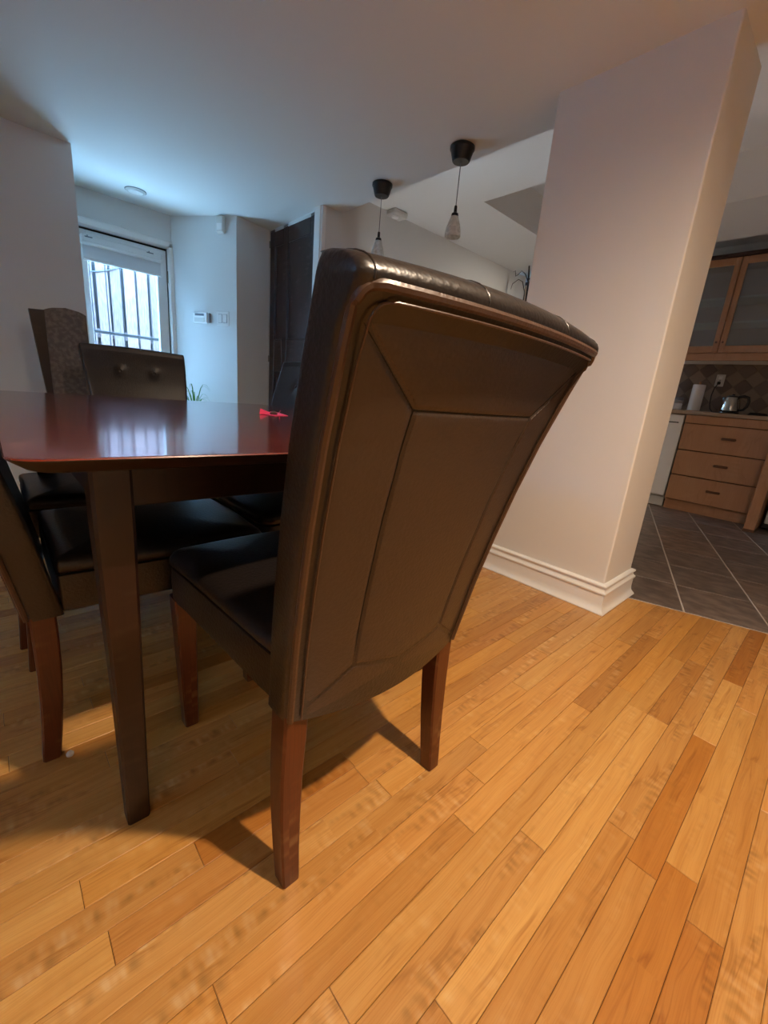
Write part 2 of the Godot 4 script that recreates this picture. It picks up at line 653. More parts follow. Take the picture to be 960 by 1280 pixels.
func make_chair() -> Node3D:
	var c := thing("dining_chair", "", "chair", Vector3.ZERO, 0.0, "dark leather dining chairs round the table")
	c.set_meta("base", "dining_chair")
	var back := part("backrest", backrest_body(), M.leather, c, Vector3.ZERO, 50.0)
	var panel := part("rear_panel", rear_panel(), M.leather_back, c, Vector3.ZERO, 60.0)
	var st := mb()
	for sg in [-1.0, 1.0]:
		st.add(stitch_line(Vector2(0.235 * sg, 0.925), Vector2(0.135 * sg, 0.845)), Transform3D())
		st.add(stitch_line(Vector2(0.135 * sg, 0.845), Vector2(0.108 * sg, 0.433)), Transform3D())
		st.add(stitch_line(Vector2(0.108 * sg, 0.433), Vector2(0.185 * sg, 0.373)), Transform3D())
	var sm := mb()
	for q in [[-0.232, 0.923, -0.135, 0.845], [0.232, 0.923, 0.135, 0.845], [-0.135, 0.845, -0.108, 0.433], [0.135, 0.845, 0.108, 0.433], [-0.135, 0.845, 0.135, 0.845], [-0.108, 0.433, -0.19, 0.370], [0.108, 0.433, 0.19, 0.370], [-0.108, 0.433, 0.0, 0.402], [0.0, 0.402, 0.108, 0.433]]:
		var pts := []
		for k in 17:
			var x := lerpf(q[0], q[2], k / 16.0)
			var y := lerpf(q[1], q[3], k / 16.0)
			pts.append(vec(x, y, rear(y) + bow(x / half(y)) + 0.0001))
		sm.tube(pts, 0.0007, 5)
	part("seam", sm, M.dark, panel)
	part("stitching", st, M.stitch, panel)
	# welts along the sides and over the top of the rear panel
	for e in [[0.0085, 0.0055, M.leather_lip, "piping"], [0.0245, 0.0016, M.leather_lip, "inner_piping"]]:
		var pts := []
		var top := 0.952
		var rc := 0.016
		for k in 26:
			var y := lerpf(0.352, top - rc, k / 25.0)
			pts.append(vec(half(y) - e[0], y, rear(y) + bow((half(y) - e[0]) / half(y)) + (0.001 if e[1] > 0.004 else 0.0045)))
		var wt: float = half(top) - e[0]
		for k in 6:
			var g := (k + 1) * PI / 14.0
			var y := top - rc + rc * sin(g)
			var s := wt - rc + rc * cos(g)
			pts.append(vec(s, y, rear(y) + bow(s / half(y)) + 0.007))
		for k in 21:
			var s := lerpf(wt - 0.020, -(wt - 0.020), k / 20.0)
			var y: float = top + 0.002 * (1.0 - (s / wt) * (s / wt))
			pts.append(vec(s, y, rear(y) + bow(s / half(y)) + 0.0115))
		for k in 6:
			var g := (6 - k) * PI / 14.0
			var y := top - rc + rc * sin(g)
			var s := wt - rc + rc * cos(g)
			pts.append(vec(-s, y, rear(y) + bow(s / half(y)) + 0.007))
		for k in 26:
			var y := lerpf(top - rc, 0.352, k / 25.0)
			pts.append(vec(-(half(y) - e[0]), y, rear(y) + bow((half(y) - e[0]) / half(y)) + (0.001 if e[1] > 0.004 else 0.0045)))
		if e[1] < 0.004:
			for k in pts.size():
				pts[k].y -= 0.012 * smoothstep(0.87, 0.94, pts[k].y)
		part(e[3], mb().tube(pts, e[1], 8), e[2], c)
	# seams across the crest
	for sx in [-0.095, 0.095, -0.242, 0.242]:
		var pts := []
		for k in 13:
			var a := deg_to_rad(lerpf(-6.0, 160.0, k / 12.0))
			var u: float = sx / 0.259
			var rise := sin(a) * (0.026 + 0.005 * (1.0 - u * u)) + 0.003 * (1.0 - u * u)
			var ca := absf(cos(a))
			var depth := 0.95 * 0.062 * (1.0 - ca) + (0.062 * ca if cos(a) < 0.0 else 0.0)
			pts.append(vec(sx, 0.957 + maxf(rise, -0.004), rear(0.957) - depth + bow(u) + 0.162 * rise + (0.011 if cos(a) >= 0.0 else 0.0)))
		part("crest_seam", mb().tube(pts, 0.0011, 6), M.leather, c)
	# buttons of the tufts
	for by in [0.66, 0.86]:
		for bx in [-0.085, 0.085]:
			var z := rear(by) - 0.062 + bow(bx / half(by)) + 0.010
			var bs := Basis(Vector3.RIGHT, -PI / 2 + 0.25)
			part("button", mb().lathe(vec(bx, by, z), [[0.001, 0.005], [0.006, 0.0045], [0.010, 0.002], [0.011, -0.003]], 14, bs), M.leather, c)
	# seat: box and a domed cushion
	var rings := []
	for r in [[0.355, -0.004, 0.0], [0.358, 0.0, 0.0], [0.40, 0.002, 0.0], [0.437, 0.0, 0.0], [0.440, -0.004, 0.0]]:
		rings.append(seat_loop(r[0], r[1]))
	part("seat_frame", mb().loft(rings), M.leather, c)
	rings = []
	for r in [[0.438, -0.010], [0.441, -0.002], [0.450, 0.004], [0.461, 0.004], [0.470, -0.002], [0.4765, -0.012], [0.481, -0.03], [0.4855, -0.07], [0.489, -0.12], [0.491, -0.18]]:
		rings.append(seat_loop(r[0], r[1]))
	part("seat_cushion", mb().loft(rings), M.leather, c, Vector3.ZERO, 60.0)
	# legs: square, tapered; the rear pair bends
	for sg in [-1.0, 1.0]:
		part("front_leg", leg([[0.0, 0.014, vec(0.200 * sg, 0, -0.232)], [0.004, 0.0165, vec(0.200 * sg, 0, -0.232)], [0.18, 0.020, vec(0.202 * sg, 0, -0.234)], [0.362, 0.0245, vec(0.203 * sg, 0, -0.236)]]), M.leg, c)
		part("rear_leg", leg([[0.0, 0.015, vec(0.196 * sg, 0, 0.245)], [0.004, 0.0165, vec(0.196 * sg, 0, 0.245)], [0.07, 0.0180, vec(0.196 * sg, 0, 0.238)], [0.15, 0.020, vec(0.195 * sg, 0, 0.2315)], [0.23, 0.0215, vec(0.193 * sg, 0, 0.2275)], [0.30, 0.0225, vec(0.190 * sg, 0, 0.2265)], [0.37, 0.023, vec(0.188 * sg, 0, 0.227)]]), M.leg, c)
	return c

func seat_loop(y: float, grow: float) -> PackedVector3Array:
	var ring := PackedVector3Array()
	var c := 0.035 + maxf(grow, -0.02)
	var w0 := 0.226 + grow
	var w1 := 0.205 + grow
	var f0 := -0.262 - grow
	var b0 := 0.195 + minf(grow, 0.0)
	var corners := [[-w0, f0, PI, 1.0], [w0, f0, -PI / 2, 1.0], [w1, b0, 0.0, 0.25], [-w1, b0, PI / 2, 0.25]]
	for k in 4:
		var q: Array = corners[k]
		var r: float = maxf(c * q[3], 0.004)
		var cx: float = q[0] + (r if q[0] < 0.0 else -r)
		var cz: float = q[1] + (r if q[1] < 0.0 else -r)
		for i in 7:
			var a: float = q[2] + i * PI / 12.0
			ring.append(vec(cx + cos(a) * r, y, cz + sin(a) * r))
		var n: Array = corners[(k + 1) % 4]
		var p1 := ring[-1]
		for i in 6:
			var e := vec(lerpf(p1.x, n[0], (i + 0.5) / 7.0) if k % 2 == 0 else p1.x + (n[0] - q[0]) * (i + 1) / 8.0, y, p1.z if k % 2 == 0 else lerpf(p1.z, n[1], (i + 0.5) / 7.0))
			if k == 0:
				e.z -= 0.010 * sin(PI * (i + 0.5) / 6.0)
			ring.append(e)
	return ring

func leg(spec: Array) -> Mb:
	var rings := []
	for s in spec:
		var h: float = s[1]
		var b := h * 0.18
		var c: Vector3 = s[2] + Vector3(0, s[0], 0)
		var ring := PackedVector3Array()
		for p in [[-h + b, -h], [h - b, -h], [h, -h + b], [h, h - b], [h - b, h], [-h + b, h], [-h, h - b], [-h, -h + b]]:
			ring.append(c + Vector3(p[0], 0, p[1]))
		rings.append(ring)
	return mb().loft(rings)


# ---------------------------------------------------------------- setting
func wall_between(a: Vector2, b: Vector2, out: Vector2, thick: float, y0: float, y1: float) -> Mb:
	var n := out.normalized() * thick
	return mb().slab(PackedVector2Array([a, b, b + n, a + n]), vec(0, y0, 0), Vector3(1, 0, 0), Vector3(0, 0, 1), vec(0, y1 - y0, 0))

func build_floor() -> void:
	var fl := thing("floor", "honey coloured strip hardwood floor of narrow boards", "floor")
	fl.set_meta("kind", "structure")
	part("subfloor", mb().slab(PackedVector2Array([Vector2(-3.7, 2.5), Vector2(2.3, 2.5), Vector2(2.3, -3.205), Vector2(-0.5, -2.227), Vector2(-1.2, -2.13), Vector2(-3.7, -2.13)]), vec(0, -0.12, 0), Vector3(1, 0, 0), Vector3(0, 0, 1), vec(0, 0.1165, 0)), M.gap, fl)
	part("subfloor", mb().slab(PackedVector2Array([Vector2(-4.5, -0.43), Vector2(-3.7, -0.43), Vector2(-3.7, -1.98), Vector2(-4.5, -1.98)]), vec(0, -0.12, 0), Vector3(1, 0, 0), Vector3(0, 0, 1), vec(0, 0.1165, 0)), M.gap, fl)
	# board rows run along z, 56 mm wide; the end joints of the near rows stand where they were seen
	var joints := {-2: [-1.23], 0: [-0.908], 1: [-0.85], 2: [-0.903], 3: [-0.388], 4: [-0.726], 5: [-1.433], 6: [-1.226], 7: [-0.758], 8: [-0.85], 9: [-0.563], 10: [-0.042], 12: [-1.367], 13: [-1.512]}
	var tones := {[0, 1]: 2, [1, 1]: 8, [2, 1]: 3, [2, 0]: 6, [3, 0]: 7, [3, 1]: 0, [4, 1]: 0, [4, 0]: 3, [6, 1]: 7, [1, 0]: 6, [0, 0]: 8, [5, 1]: 4, [7, 1]: 10, [10, 1]: 12}
	var near := []
	var far := mb()
	for row in range(-40, 78):
		var x1 := 0.018 - 0.056 * row
		var x0 := x1 - 0.056
		if x0 < -4.27 or x1 > 2.2:
			continue
		var z_end := -2.10
		var xm := (x0 + x1) * 0.5
		if xm > -0.60:
			z_end = (-2.266 - 0.3297 * xm) / 0.944
		var z_start := 2.38
		if xm < -3.57:
			z_start = -0.56
			z_end = -1.30 if xm < -3.8 else -1.60
		elif xm < -2.98:
			z_end = -1.97
		var slant := xm > -0.60
		if slant:
			z_end -= 0.012
		var cuts := [z_start]
		var known: Array = joints.get(row, [])
		var z := z_start - rng.randf_range(0.1, 0.9)
		while z > z_end + 0.12:
			var clash := false
			for q in known:
				if absf(z - q) < 0.34:
					clash = true
			if not clash and not (known.size() and row <= 4 and z < 0.1 and z > known[0] + 0.0 and z < known[0] + 0.5):
				cuts.append(z)
			z -= rng.randf_range(0.30, 1.15)
		for q in known:
			cuts.append(q)
		cuts.append(z_end)
		cuts.sort()
		for i in cuts.size() - 1:
			var za: float = cuts[i]
			var zb: float = cuts[i + 1]
			if zb - za < 0.02:
				continue
			var pick := rng.randi_range(0, 13)
			if rng.randf() < 0.6:
				pick = [0, 1, 2, 3, 4, 10, 11][rng.randi_range(0, 6)]
			if known.size():
				var side := 1 if zb <= known[0] + 0.001 and absf(zb - known[0]) < 0.002 else (0 if absf(za - known[0]) < 0.002 else 2)
				# side 0: the board nearer than the joint, 1: the one beyond it
				if tones.has([row, side]):
					pick = tones[[row, side]]
			var seen := zb > -2.9 and za < 0.35 and x1 < 0.75 and x0 > -2.75 and not (x1 > 0.30 and za > -0.9)
			var uo := Vector2(rng.randf(), rng.randf())
			if seen and near.size() < 300:
				near.append([x0, x1, za, zb, pick, uo, slant and i == 0])
			else:
				add_board(far, x0, x1, za, zb, uo, slant and i == 0)
	for b in near:
		var m := mb()
		add_board(m, b[0], b[1], b[2], b[3], b[5], b[6])
		part("plank", m, M.planks[b[4]], fl, Vector3.ZERO, 20.0)
	var rest := part("planks_beyond", far, M.planks[0], fl, Vector3.ZERO, 20.0)
	rest.set_meta("kind", "stuff")

func add_board(m: Mb, x0: float, x1: float, za: float, zb: float, uo: Vector2, slant: bool) -> void:
	var g := 0.0004
	var b := 0.0011
	var skew := (x1 - x0) * 0.5 * 0.3493 if slant else 0.0
	var st := m.f.size()
	var base := m.v.size()
	var dip := rng.randf_range(-0.0002, 0.0)
	for lv in [[0.0, -0.0033], [0.0, dip - b * 0.8], [b, dip]]:
		var e: float = lv[0] + g
		for p in [Vector2(x0 + e, za + e + skew), Vector2(x1 - e, za + e - skew), Vector2(x1 - e, zb - e), Vector2(x0 + e, zb - e)]:
			m.vert(vec(p.x, lv[1], p.y), Vector2((p.x - x0) / 0.075 + uo.x, (p.y - za) / 1.15 + uo.y))
	for r in 2:
		for i in 4:
			var j := (i + 1) % 4
			m.quad(base + r * 4 + i, base + r * 4 + j, base + r * 4 + 4 + j, base + r * 4 + 4 + i)
	m.quad(base + 8, base + 9, base + 10, base + 11)
	m.quad(base + 3, base + 2, base + 1, base)
	m.orient(st)

func build_kitchen_floor() -> void:
	var fl := thing("floor", "grey brown kitchen floor tiles with pale grout lines", "floor")
	fl.set_meta("kind", "structure")
	var ground := PackedVector2Array([Vector2(-0.56, -2.212), Vector2(1.69, -2.998), Vector2(1.69, -5.56), Vector2(-4.62, -5.56), Vector2(-4.62, -4.74), Vector2(-2.98, -4.74), Vector2(-2.98, -2.30), Vector2(-0.56, -2.30)])
	part("grout_bed", mb().slab(ground, vec(0, -0.12, 0), Vector3(1, 0, 0), Vector3(0, 0, 1), vec(0, 0.1178, 0)), M.grout, fl)
	var d := Vector2(-0.3297, -0.944)
	var e := Vector2(0.944, -0.3297)
	var far := mb()
	var list := []
	for i in range(-14, 14):
		for j in range(0, 12):
			var a0 := 0.452 + 0.334 * i + 0.004
			var a1 := a0 + 0.326
			var b0 := 2.285 + 0.374 * j + 0.0035
			var b1 := b0 + 0.367
			var poly := PackedVector2Array([e * a0 + d * b0, e * a1 + d * b0, e * a1 + d * b1, e * a0 + d * b1])
			for q in Geometry2D.intersect_polygons(poly, ground):
				if q.size() < 3:
					continue
				var ar := 0.0
				var mid := Vector2.ZERO
				for k in q.size():
					ar += q[k].cross(q[(k + 1) % q.size()]) * 0.5
					mid += q[k] / q.size()
				if absf(ar) < 0.002:
					continue
				var m := mb()
				m.slab(q, vec(0, -0.004, 0), Vector3(1, 0, 0), Vector3(0, 0, 1), vec(0, 0.0042 - rng.randf() * 0.0004, 0), 0.0012)
				part("floor_tile", m, M.tiles[rng.randi_range(0, 2)], fl, Vector3.ZERO, 20.0)

func build_shell() -> void:
	var S: Material = M.wall
	struct("wall_left", mb().span(vec(-3.69, 0, -0.55), vec(-3.57, 2.14, 2.52)), S, "plain off-white wall at the left ending in a corner", "wall")
	struct("wall_nook", mb().span(vec(-4.40, 0, -0.55), vec(-3.69, 2.14, -0.43)), S, "short return wall hidden behind the left wall", "wall")
	# window wall with the glazed door opening
	struct("wall_window", mb().span(vec(-4.40, 1.935, -1.31), vec(-4.28, 2.14, -0.55)).span(vec(-4.40, 0, -1.40), vec(-4.28, 1.935, -1.325)).span(vec(-4.40, 1.935, -1.40), vec(-4.28, 2.14, -1.31)).span(vec(-4.40, 0, -0.60), vec(-4.28, 1.935, -0.55)), S, "pale wall strip above and beside the glazed door", "wall")
	var al := Vector2(-4.28, -1.31)
	var ar := Vector2(-3.775, -1.655)
	struct("wall_angled", wall_between(al, ar, Vector2(-0.564, -0.826), 0.12, 0, 2.14), S, "pale angled wall carrying a keypad and light switches", "wall")
	struct("wall_side", wall_between(ar, Vector2(-3.835, -1.98), Vector2(-1, 0.18), 0.10, 0, 2.14), S, "narrow shaded wall beside the dark wooden door", "wall")
	struct("wall_closet", mb().span(vec(-3.95, 0, -2.62), vec(-3.11, 2.14, -2.50)).span(vec(-4.07, 0, -2.62), vec(-3.95, 2.14, -1.90)).span(vec(-3.95, 0, -2.12), vec(-3.836, 2.14, -1.985)).span(vec(-3.95, 2.112, -2.5), vec(-3.05, 2.14, -1.985)), S, "closet wall behind the dark wooden door", "wall")
	struct("wall_kitchen", mb().span(vec(-3.11, 0, -4.75), vec(-2.99, 2.30, -1.965)), S, "grey-white wall running back into the kitchen behind the pendants", "wall")
	struct("wall_recess", mb().span(vec(-4.60, 0, -4.75), vec(-3.11, 2.30, -4.63)), S, "hidden wall turning the corner into the far kitchen", "wall")
	struct("wall_far", mb().span(vec(-4.72, 0, -5.67), vec(1.82, 2.62, -5.55)), S, "kitchen back wall behind the cabinets", "wall")
	struct("wall_gable", mb().span(vec(-4.72, 0, -5.55), vec(-4.60, 1.55, -4.63)).span(vec(-4.72, 2.05, -5.55), vec(-4.60, 2.62, -4.63)).span(vec(-4.72, 1.55, -4.80), vec(-4.60, 2.05, -4.63)).span(vec(-4.72, 1.55, -5.55), vec(-4.60, 2.05, -5.45)), S, "far end wall of the kitchen with a window in it", "wall")
	struct("wall_right", mb().span(vec(2.20, 0, -2.25), vec(2.32, 2.14, 2.52)).span(vec(1.70, 0, -5.67), vec(1.82, 2.62, -2.13)).span(vec(1.82, 0, -2.25), vec(2.2, 2.30, -2.13)), S, "right hand wall out of view", "wall")
	struct("wall_back", mb().span(vec(-3.69, 0, 2.40), vec(2.32, 1.68, 2.52)).span(vec(-3.69, 1.68, 2.40), vec(-1.6, 2.14, 2.52)).span(vec(0.2, 1.68, 2.40), vec(2.32, 2.14, 2.52)).span(vec(-1.6, 2.06, 2.40), vec(0.2, 2.14, 2.52)), S, "wall behind the viewer", "wall")
	struct("ceiling", mb().span(vec(-4.45, 2.14, -2.135), vec(2.32, 2.40, 2.52)), M.ceiling, "white dining room ceiling ending in a straight step", "ceiling")
	# kitchen ceiling, higher, with a rectangular recess
	var kc := mb()
	kc.span(vec(-4.72, 2.29, -2.885), vec(1.82, 2.40, -2.135), 0.0005)
	kc.span(vec(-4.72, 2.29, -3.83), vec(-2.27, 2.40, -2.885), 0.0005)
	kc.span(vec(0.60, 2.29, -3.83), vec(1.82, 2.40, -2.885), 0.0005)
	kc.span(vec(-4.72, 2.29, -4.56), vec(1.82, 2.40, -3.83), 0.0005)
	struct("ceiling", kc, M.ceiling, "higher kitchen ceiling beyond the step", "ceiling")
	var rc := mb()
	rc.span(vec(-2.37, 2.40, -3.93), vec(-2.27, 2.58, -2.80), 0.0005)
	rc.span(vec(0.60, 2.40, -3.93), vec(0.70, 2.58, -2.80), 0.0005)
	rc.span(vec(-2.27, 2.40, -2.885), vec(0.60, 2.58, -2.80), 0.0005)
	rc.span(vec(-2.27, 2.40, -3.93), vec(0.60, 2.58, -3.83), 0.0005)
	rc.span(vec(-2.37, 2.58, -3.93), vec(0.70, 2.66, -2.80), 0.0005)
	struct("ceiling", rc, M.ceiling, "rectangular recess sunk into the kitchen ceiling", "ceiling")
	struct("ceiling", mb().span(vec(-4.72, 2.54, -5.67), vec(1.82, 2.64, -4.46), 0.0005).span(vec(-4.72, 2.40, -4.56), vec(1.82, 2.54, -4.46), 0.0005), M.ceiling, "raised ceiling strip over the kitchen cabinets", "ceiling")
	# pillar with its stepped base
	struct("pillar", pillar_shape(), M.pillar, "wide white pillar between dining room and kitchen", "pillar")
	var prof := [[0.0, 0.0], [0.032, 0.0], [0.033, 0.003], [0.031, 0.008], [0.026, 0.014], [0.0205, 0.023], [0.0175, 0.034], [0.0165, 0.046], [0.0165, 0.086], [0.0175, 0.0885], [0.0215, 0.091], [0.0225, 0.095], [0.0215, 0.0995], [0.017, 0.103], [0.0125, 0.110], [0.0115, 0.117], [0.0125, 0.121], [0.018, 0.1235], [0.0185, 0.129], [0.016, 0.1325], [0.008, 0.136], [0.0, 0.137]]
	var bb := mb()
	var rings := []
	for p in prof:
		var o: float = p[0]
		rings.append(PackedVector3Array([vec(-1.197 - o, p[1], -1.928 + o), vec(-0.577 + o, p[1], -1.928 + o), vec(-0.577 + o, p[1], -2.268 - o), vec(-1.197 - o, p[1], -2.268 - o)]))
	bb.loft(rings)
	var base := part(numbered("baseboard_pillar"), bb, M.trim, self, Vector3.ZERO, 25.0)
	tag(base, "white moulded baseboard wrapped round the foot of the pillar", "baseboard", "", "structure")
	struct("baseboard_left", mb().span(vec(-3.57, 0, -0.56), vec(-3.555, 0.12, 2.4), 0.004), M.trim, "white baseboard along the left wall", "baseboard")
	struct("trim_1", mb().span(vec(-3.092, 0, -1.992), vec(-2.988, 2.139, -1.955), 0.004).span(vec(-3.075, 0, -1.957), vec(-3.005, 2.139, -1.948), 0.003), M.trim, "white casing post between dark door and kitchen wall", "trim")

func pillar_shape() -> Mb:
	var r := 0.008
	var ring0 := []
	for c in [[-1.197 + r, -2.268 + r, PI], [-0.577 - r, -2.268 + r, PI * 1.5], [-0.577 - r, -1.928 - r, 0.0], [-1.197 + r, -1.928 - r, PI * 0.5]]:
		for k in 5:
			var a: float = c[2] + k * PI / 8.0
			ring0.append(Vector2(c[0] + cos(a) * r, c[1] + sin(a) * r))
	var rings := []
	for y in [0.0, 0.7, 1.4, 2.142]:
		var ring := PackedVector3Array()
		for p in ring0:
			ring.append(vec(p.x, y, p.y))
		rings.append(ring)
	return mb().loft(rings)

func build_glazed_door() -> void:
	# an outside door with a large pane; its leaf stands in the window wall
	var d := thing("door_1", "white exterior door with a large bright glass pane", "door", vec(-4.30, 0, -0.60))
	d.set_meta("kind", "structure")
	var at := func(y0: float, y1: float, z0: float, z1: float, x0: float, x1: float, b := 0.003) -> Mb:
		return mb().span(vec(x0, y0, z0 + 0.60), vec(x1, y1, z1 + 0.60), b)
	# casing: a splayed white frame
	part("casing", mb().add(at.call(0.0, 1.935, -1.325, -1.275, -0.09, 0.03, 0.012), Transform3D()).add(at.call(1.885, 1.95, -1.325, -0.60, -0.09, 0.03, 0.014), Transform3D()).add(at.call(0.0, 1.9, -0.625, -0.60, -0.09, 0.03), Transform3D()), M.trim, d)
	var lf := part("leaf", mb().add(at.call(0.02, 1.87, -1.266, -1.19, -0.045, 0.0), Transform3D()).add(at.call(0.02, 1.87, -0.70, -0.632, -0.045, 0.0), Transform3D()).add(at.call(1.70, 1.87, -1.19, -0.70, -0.045, 0.0), Transform3D()).add(at.call(0.02, 0.45, -1.19, -0.70, -0.045, 0.0), Transform3D()), M.white, d)
	part("pane", mb().box(vec(-0.022, 1.075, -0.345), vec(0.008, 1.25, 0.49), 0.0005), M.glass, lf)
	part("weatherstrip", mb().add(at.call(0.02, 1.884, -1.2745, -1.2665, -0.06, -0.012, 0.0005), Transform3D()).add(at.call(1.8705, 1.885, -1.2745, -0.62, -0.06, -0.012, 0.0005), Transform3D()), M.dark, d)
	for y in [1.67, 0.95, 0.25]:
		part("hinge", mb().tube([vec(0.004, y - 0.045, -0.6705), vec(0.004, y + 0.045, -0.6705)], 0.008, 10), M.brass, d)
	var b := thing("roller_blind", "white roller blind pulled up at the top of the glazed door", "blind", vec(-4.30, 1.80, -0.94))
	part("headrail", mb().box(vec(0.026, -0.005, 0.0), vec(0.05, 0.075, 0.56), 0.012), M.white, b)
	part("roll_cover", mb().tube([vec(0.052, -0.028, -0.275), vec(0.052, -0.028, 0.275)], 0.012, 14), M.white, b)
	var rows := []
	for k in 9:
		var y := lerpf(-0.03, -0.135, k / 8.0)
		var row := PackedVector3Array()
		for i in 13:
			row.append(vec(0.034 + 0.002 * sin(k * 1.3), y, lerpf(-0.27, 0.27, i / 12.0)))
		rows.append(row)
	var back_rows := []
	for row in rows:
		var q := PackedVector3Array()
		for p in row:
			q.append(p - vec(0.003, 0, 0))
		back_rows.append(q)
	part("fabric", mb().sheet(rows, Vector3(1, 0, 0)).sheet(back_rows, Vector3(-1, 0, 0)), M.blind, b)
	part("bottom_bar", mb().box(vec(0.033, -0.140, 0), vec(0.012, 0.016, 0.545), 0.004), M.white, b)
	for z in [-0.19, 0.23]:
		part("bracket", mb().box(vec(0.054, 0.012, z), vec(0.008, 0.007, 0.05), 0.002).box(vec(0.054, 0.018, z + 0.008), vec(0.008, 0.012, 0.006), 0.001), M.grey, b)

func build_outside() -> void:
	# a high basement window behind the viewer, with the raised ground before it
	var hw := thing("window_2", "high basement window behind the viewer", "window", vec(-0.7, 1.87, 2.46))
	hw.set_meta("kind", "structure")
	part("frame", mb().span(vec(-0.9, -0.19, -0.03), vec(0.9, -0.15, 0.03), 0.003).span(vec(-0.9, 0.15, -0.03), vec(0.9, 0.19, 0.03), 0.003).span(vec(-0.9, -0.15, -0.03), vec(-0.86, 0.15, 0.03), 0.003).span(vec(0.86, -0.15, -0.03), vec(0.9, 0.15, 0.03), 0.003), M.white, hw)
	part("pane", mb().box(Vector3.ZERO, vec(1.72, 0.30, 0.006), 0.0005), M.glass, hw)
	struct("ground_garden", mb().span(vec(-3.5, 1.2, 2.53), vec(2.3, 1.62, 3.7)), M.concrete, "pale raised paving outside the window behind the viewer", "ground")
	struct("wall_garden", mb().span(vec(-3.5, 1.2, 3.7), vec(2.3, 4.4, 3.8)), M.grey, "garden wall outside the window behind the viewer", "wall")
	struct("ground_outside", mb().span(vec(-9.5, -0.3, -6.5), vec(-4.41, 0.02, 4.0)), M.concrete, "pale paved ground outside the glazed door", "ground")
	var f := thing("fence", "tall weathered board fence seen through the glazed door", "fence", vec(-5.75, 0.02, -1.1))
	var keep := rng.state
	rng.seed = 77
	var z := 4.6
	while z > -2.6:
		var w := rng.randf_range(0.098, 0.108)
		part("board", mb().box(vec(rng.randf_range(-0.006, 0.006), 1.2, z - w * 0.5), vec(0.02, 2.4, w), 0.003), M.fence[rng.randi_range(0, 2)], f)
		z -= w + rng.randf_range(0.020, 0.030)
	rng.state = keep
	for y in [0.35, 1.22, 2.1]:
		part("rail", mb().box(vec(-0.04, y, 2.1), vec(0.04, 0.09, 7.2), 0.003), M.fence[1], f)
	struct("wall_outside", mb().span(vec(-5.70, 0.02, 1.30), vec(-4.45, 4.2, 1.42)), M.grey, "grey house wall closing the end of the narrow yard", "wall")
	struct("wall_outside", mb().span(vec(-6.3, 0.02, -3.6), vec(-6.2, 2.7, 6.4)), M.iron, "dark hedge wall behind the fence boards", "wall")
	var g := thing("window_guard", "thin iron bar guard between the pane and the fence", "railing", vec(-5.15, 0.02, -1.0))
	for k in 14:
		part("bar", mb().tube([vec(0, 0, 0.78 - 0.125 * k), vec(0, 1.95, 0.78 - 0.125 * k)], 0.0045, 6), M.iron, g)
	part("rail", mb().box(vec(0, 1.19, 0.0), vec(0.012, 0.028, 1.9), 0.002), M.iron, g)
	part("rail", mb().box(vec(0, 1.93, 0.0), vec(0.012, 0.028, 1.9), 0.002), M.iron, g)
	var pts := []
	for k in 15:
		var a := k / 14.0
		pts.append(vec(0.018, 1.80 + 0.32 * (a - 0.25) * (a - 0.25), 0.40 - 0.62 * a))
	part("wire", mb().tube(pts, 0.007, 6), M.iron, f)

func build_dark_door() -> void:
	# closet door of dark wood: stiles, rails, recessed glossy panels
	var d := thing("door_2", "dark brown panelled wooden door with small hinges", "door", vec(-3.46, 0, -1.985))
	d.set_meta("kind", "structure")
	var xs := [-0.37, -0.285, -0.145, -0.065, 0.27, 0.36]
	var ys := [0.01, 0.22, 0.98, 1.135, 1.245, 2.00, 2.136]
	# framework: each stile and rail its own piece
	var y0: float = ys[0]
	var y1: float = ys[6]
	for q in [[xs[0], xs[1]], [xs[2], xs[3]], [xs[4], xs[5]]]:
		part("stile", mb().span(vec(q[0], y0, -0.035), vec(q[1], y1, 0.0), 0.004), M.door, d)
	for q in [[ys[0], ys[1]], [ys[2] + 0.0, ys[4]], [ys[5], ys[6]]]:
		for w in [[xs[1], xs[2]], [xs[3], xs[4]]]:
			part("rail", mb().span(vec(w[0], q[0], -0.034), vec(w[1], q[1], -0.0015), 0.004), M.door, d)
	for w in [[xs[1], xs[2]], [xs[3], xs[4]]]:
		for q in [[ys[1], ys[2]], [ys[4], ys[5]]]:
			part("panel", mb().span(vec(w[0], q[0], -0.026), vec(w[1], q[1], -0.014), 0.001), M.door, d)
			var fr := mb()
			for e in [[w[0], w[0] + 0.011, q[0], q[1]], [w[1] - 0.011, w[1], q[0], q[1]], [w[0], w[1], q[0], q[0] + 0.011], [w[0], w[1], q[1] - 0.011, q[1]]]:
				fr.span(vec(e[0], e[2], -0.016), vec(e[1], e[3], -0.006), 0.004)
			part("panel_moulding", fr, M.door, d)
	for y in [2.03, 1.09, 0.3]:
		part("hinge", mb().box(vec(-0.376, y, 0.004), vec(0.022, 0.055, 0.008), 0.002).tube([vec(-0.384, y - 0.03, 0.010), vec(-0.384, y + 0.03, 0.010)], 0.007, 10), M.brass, d)

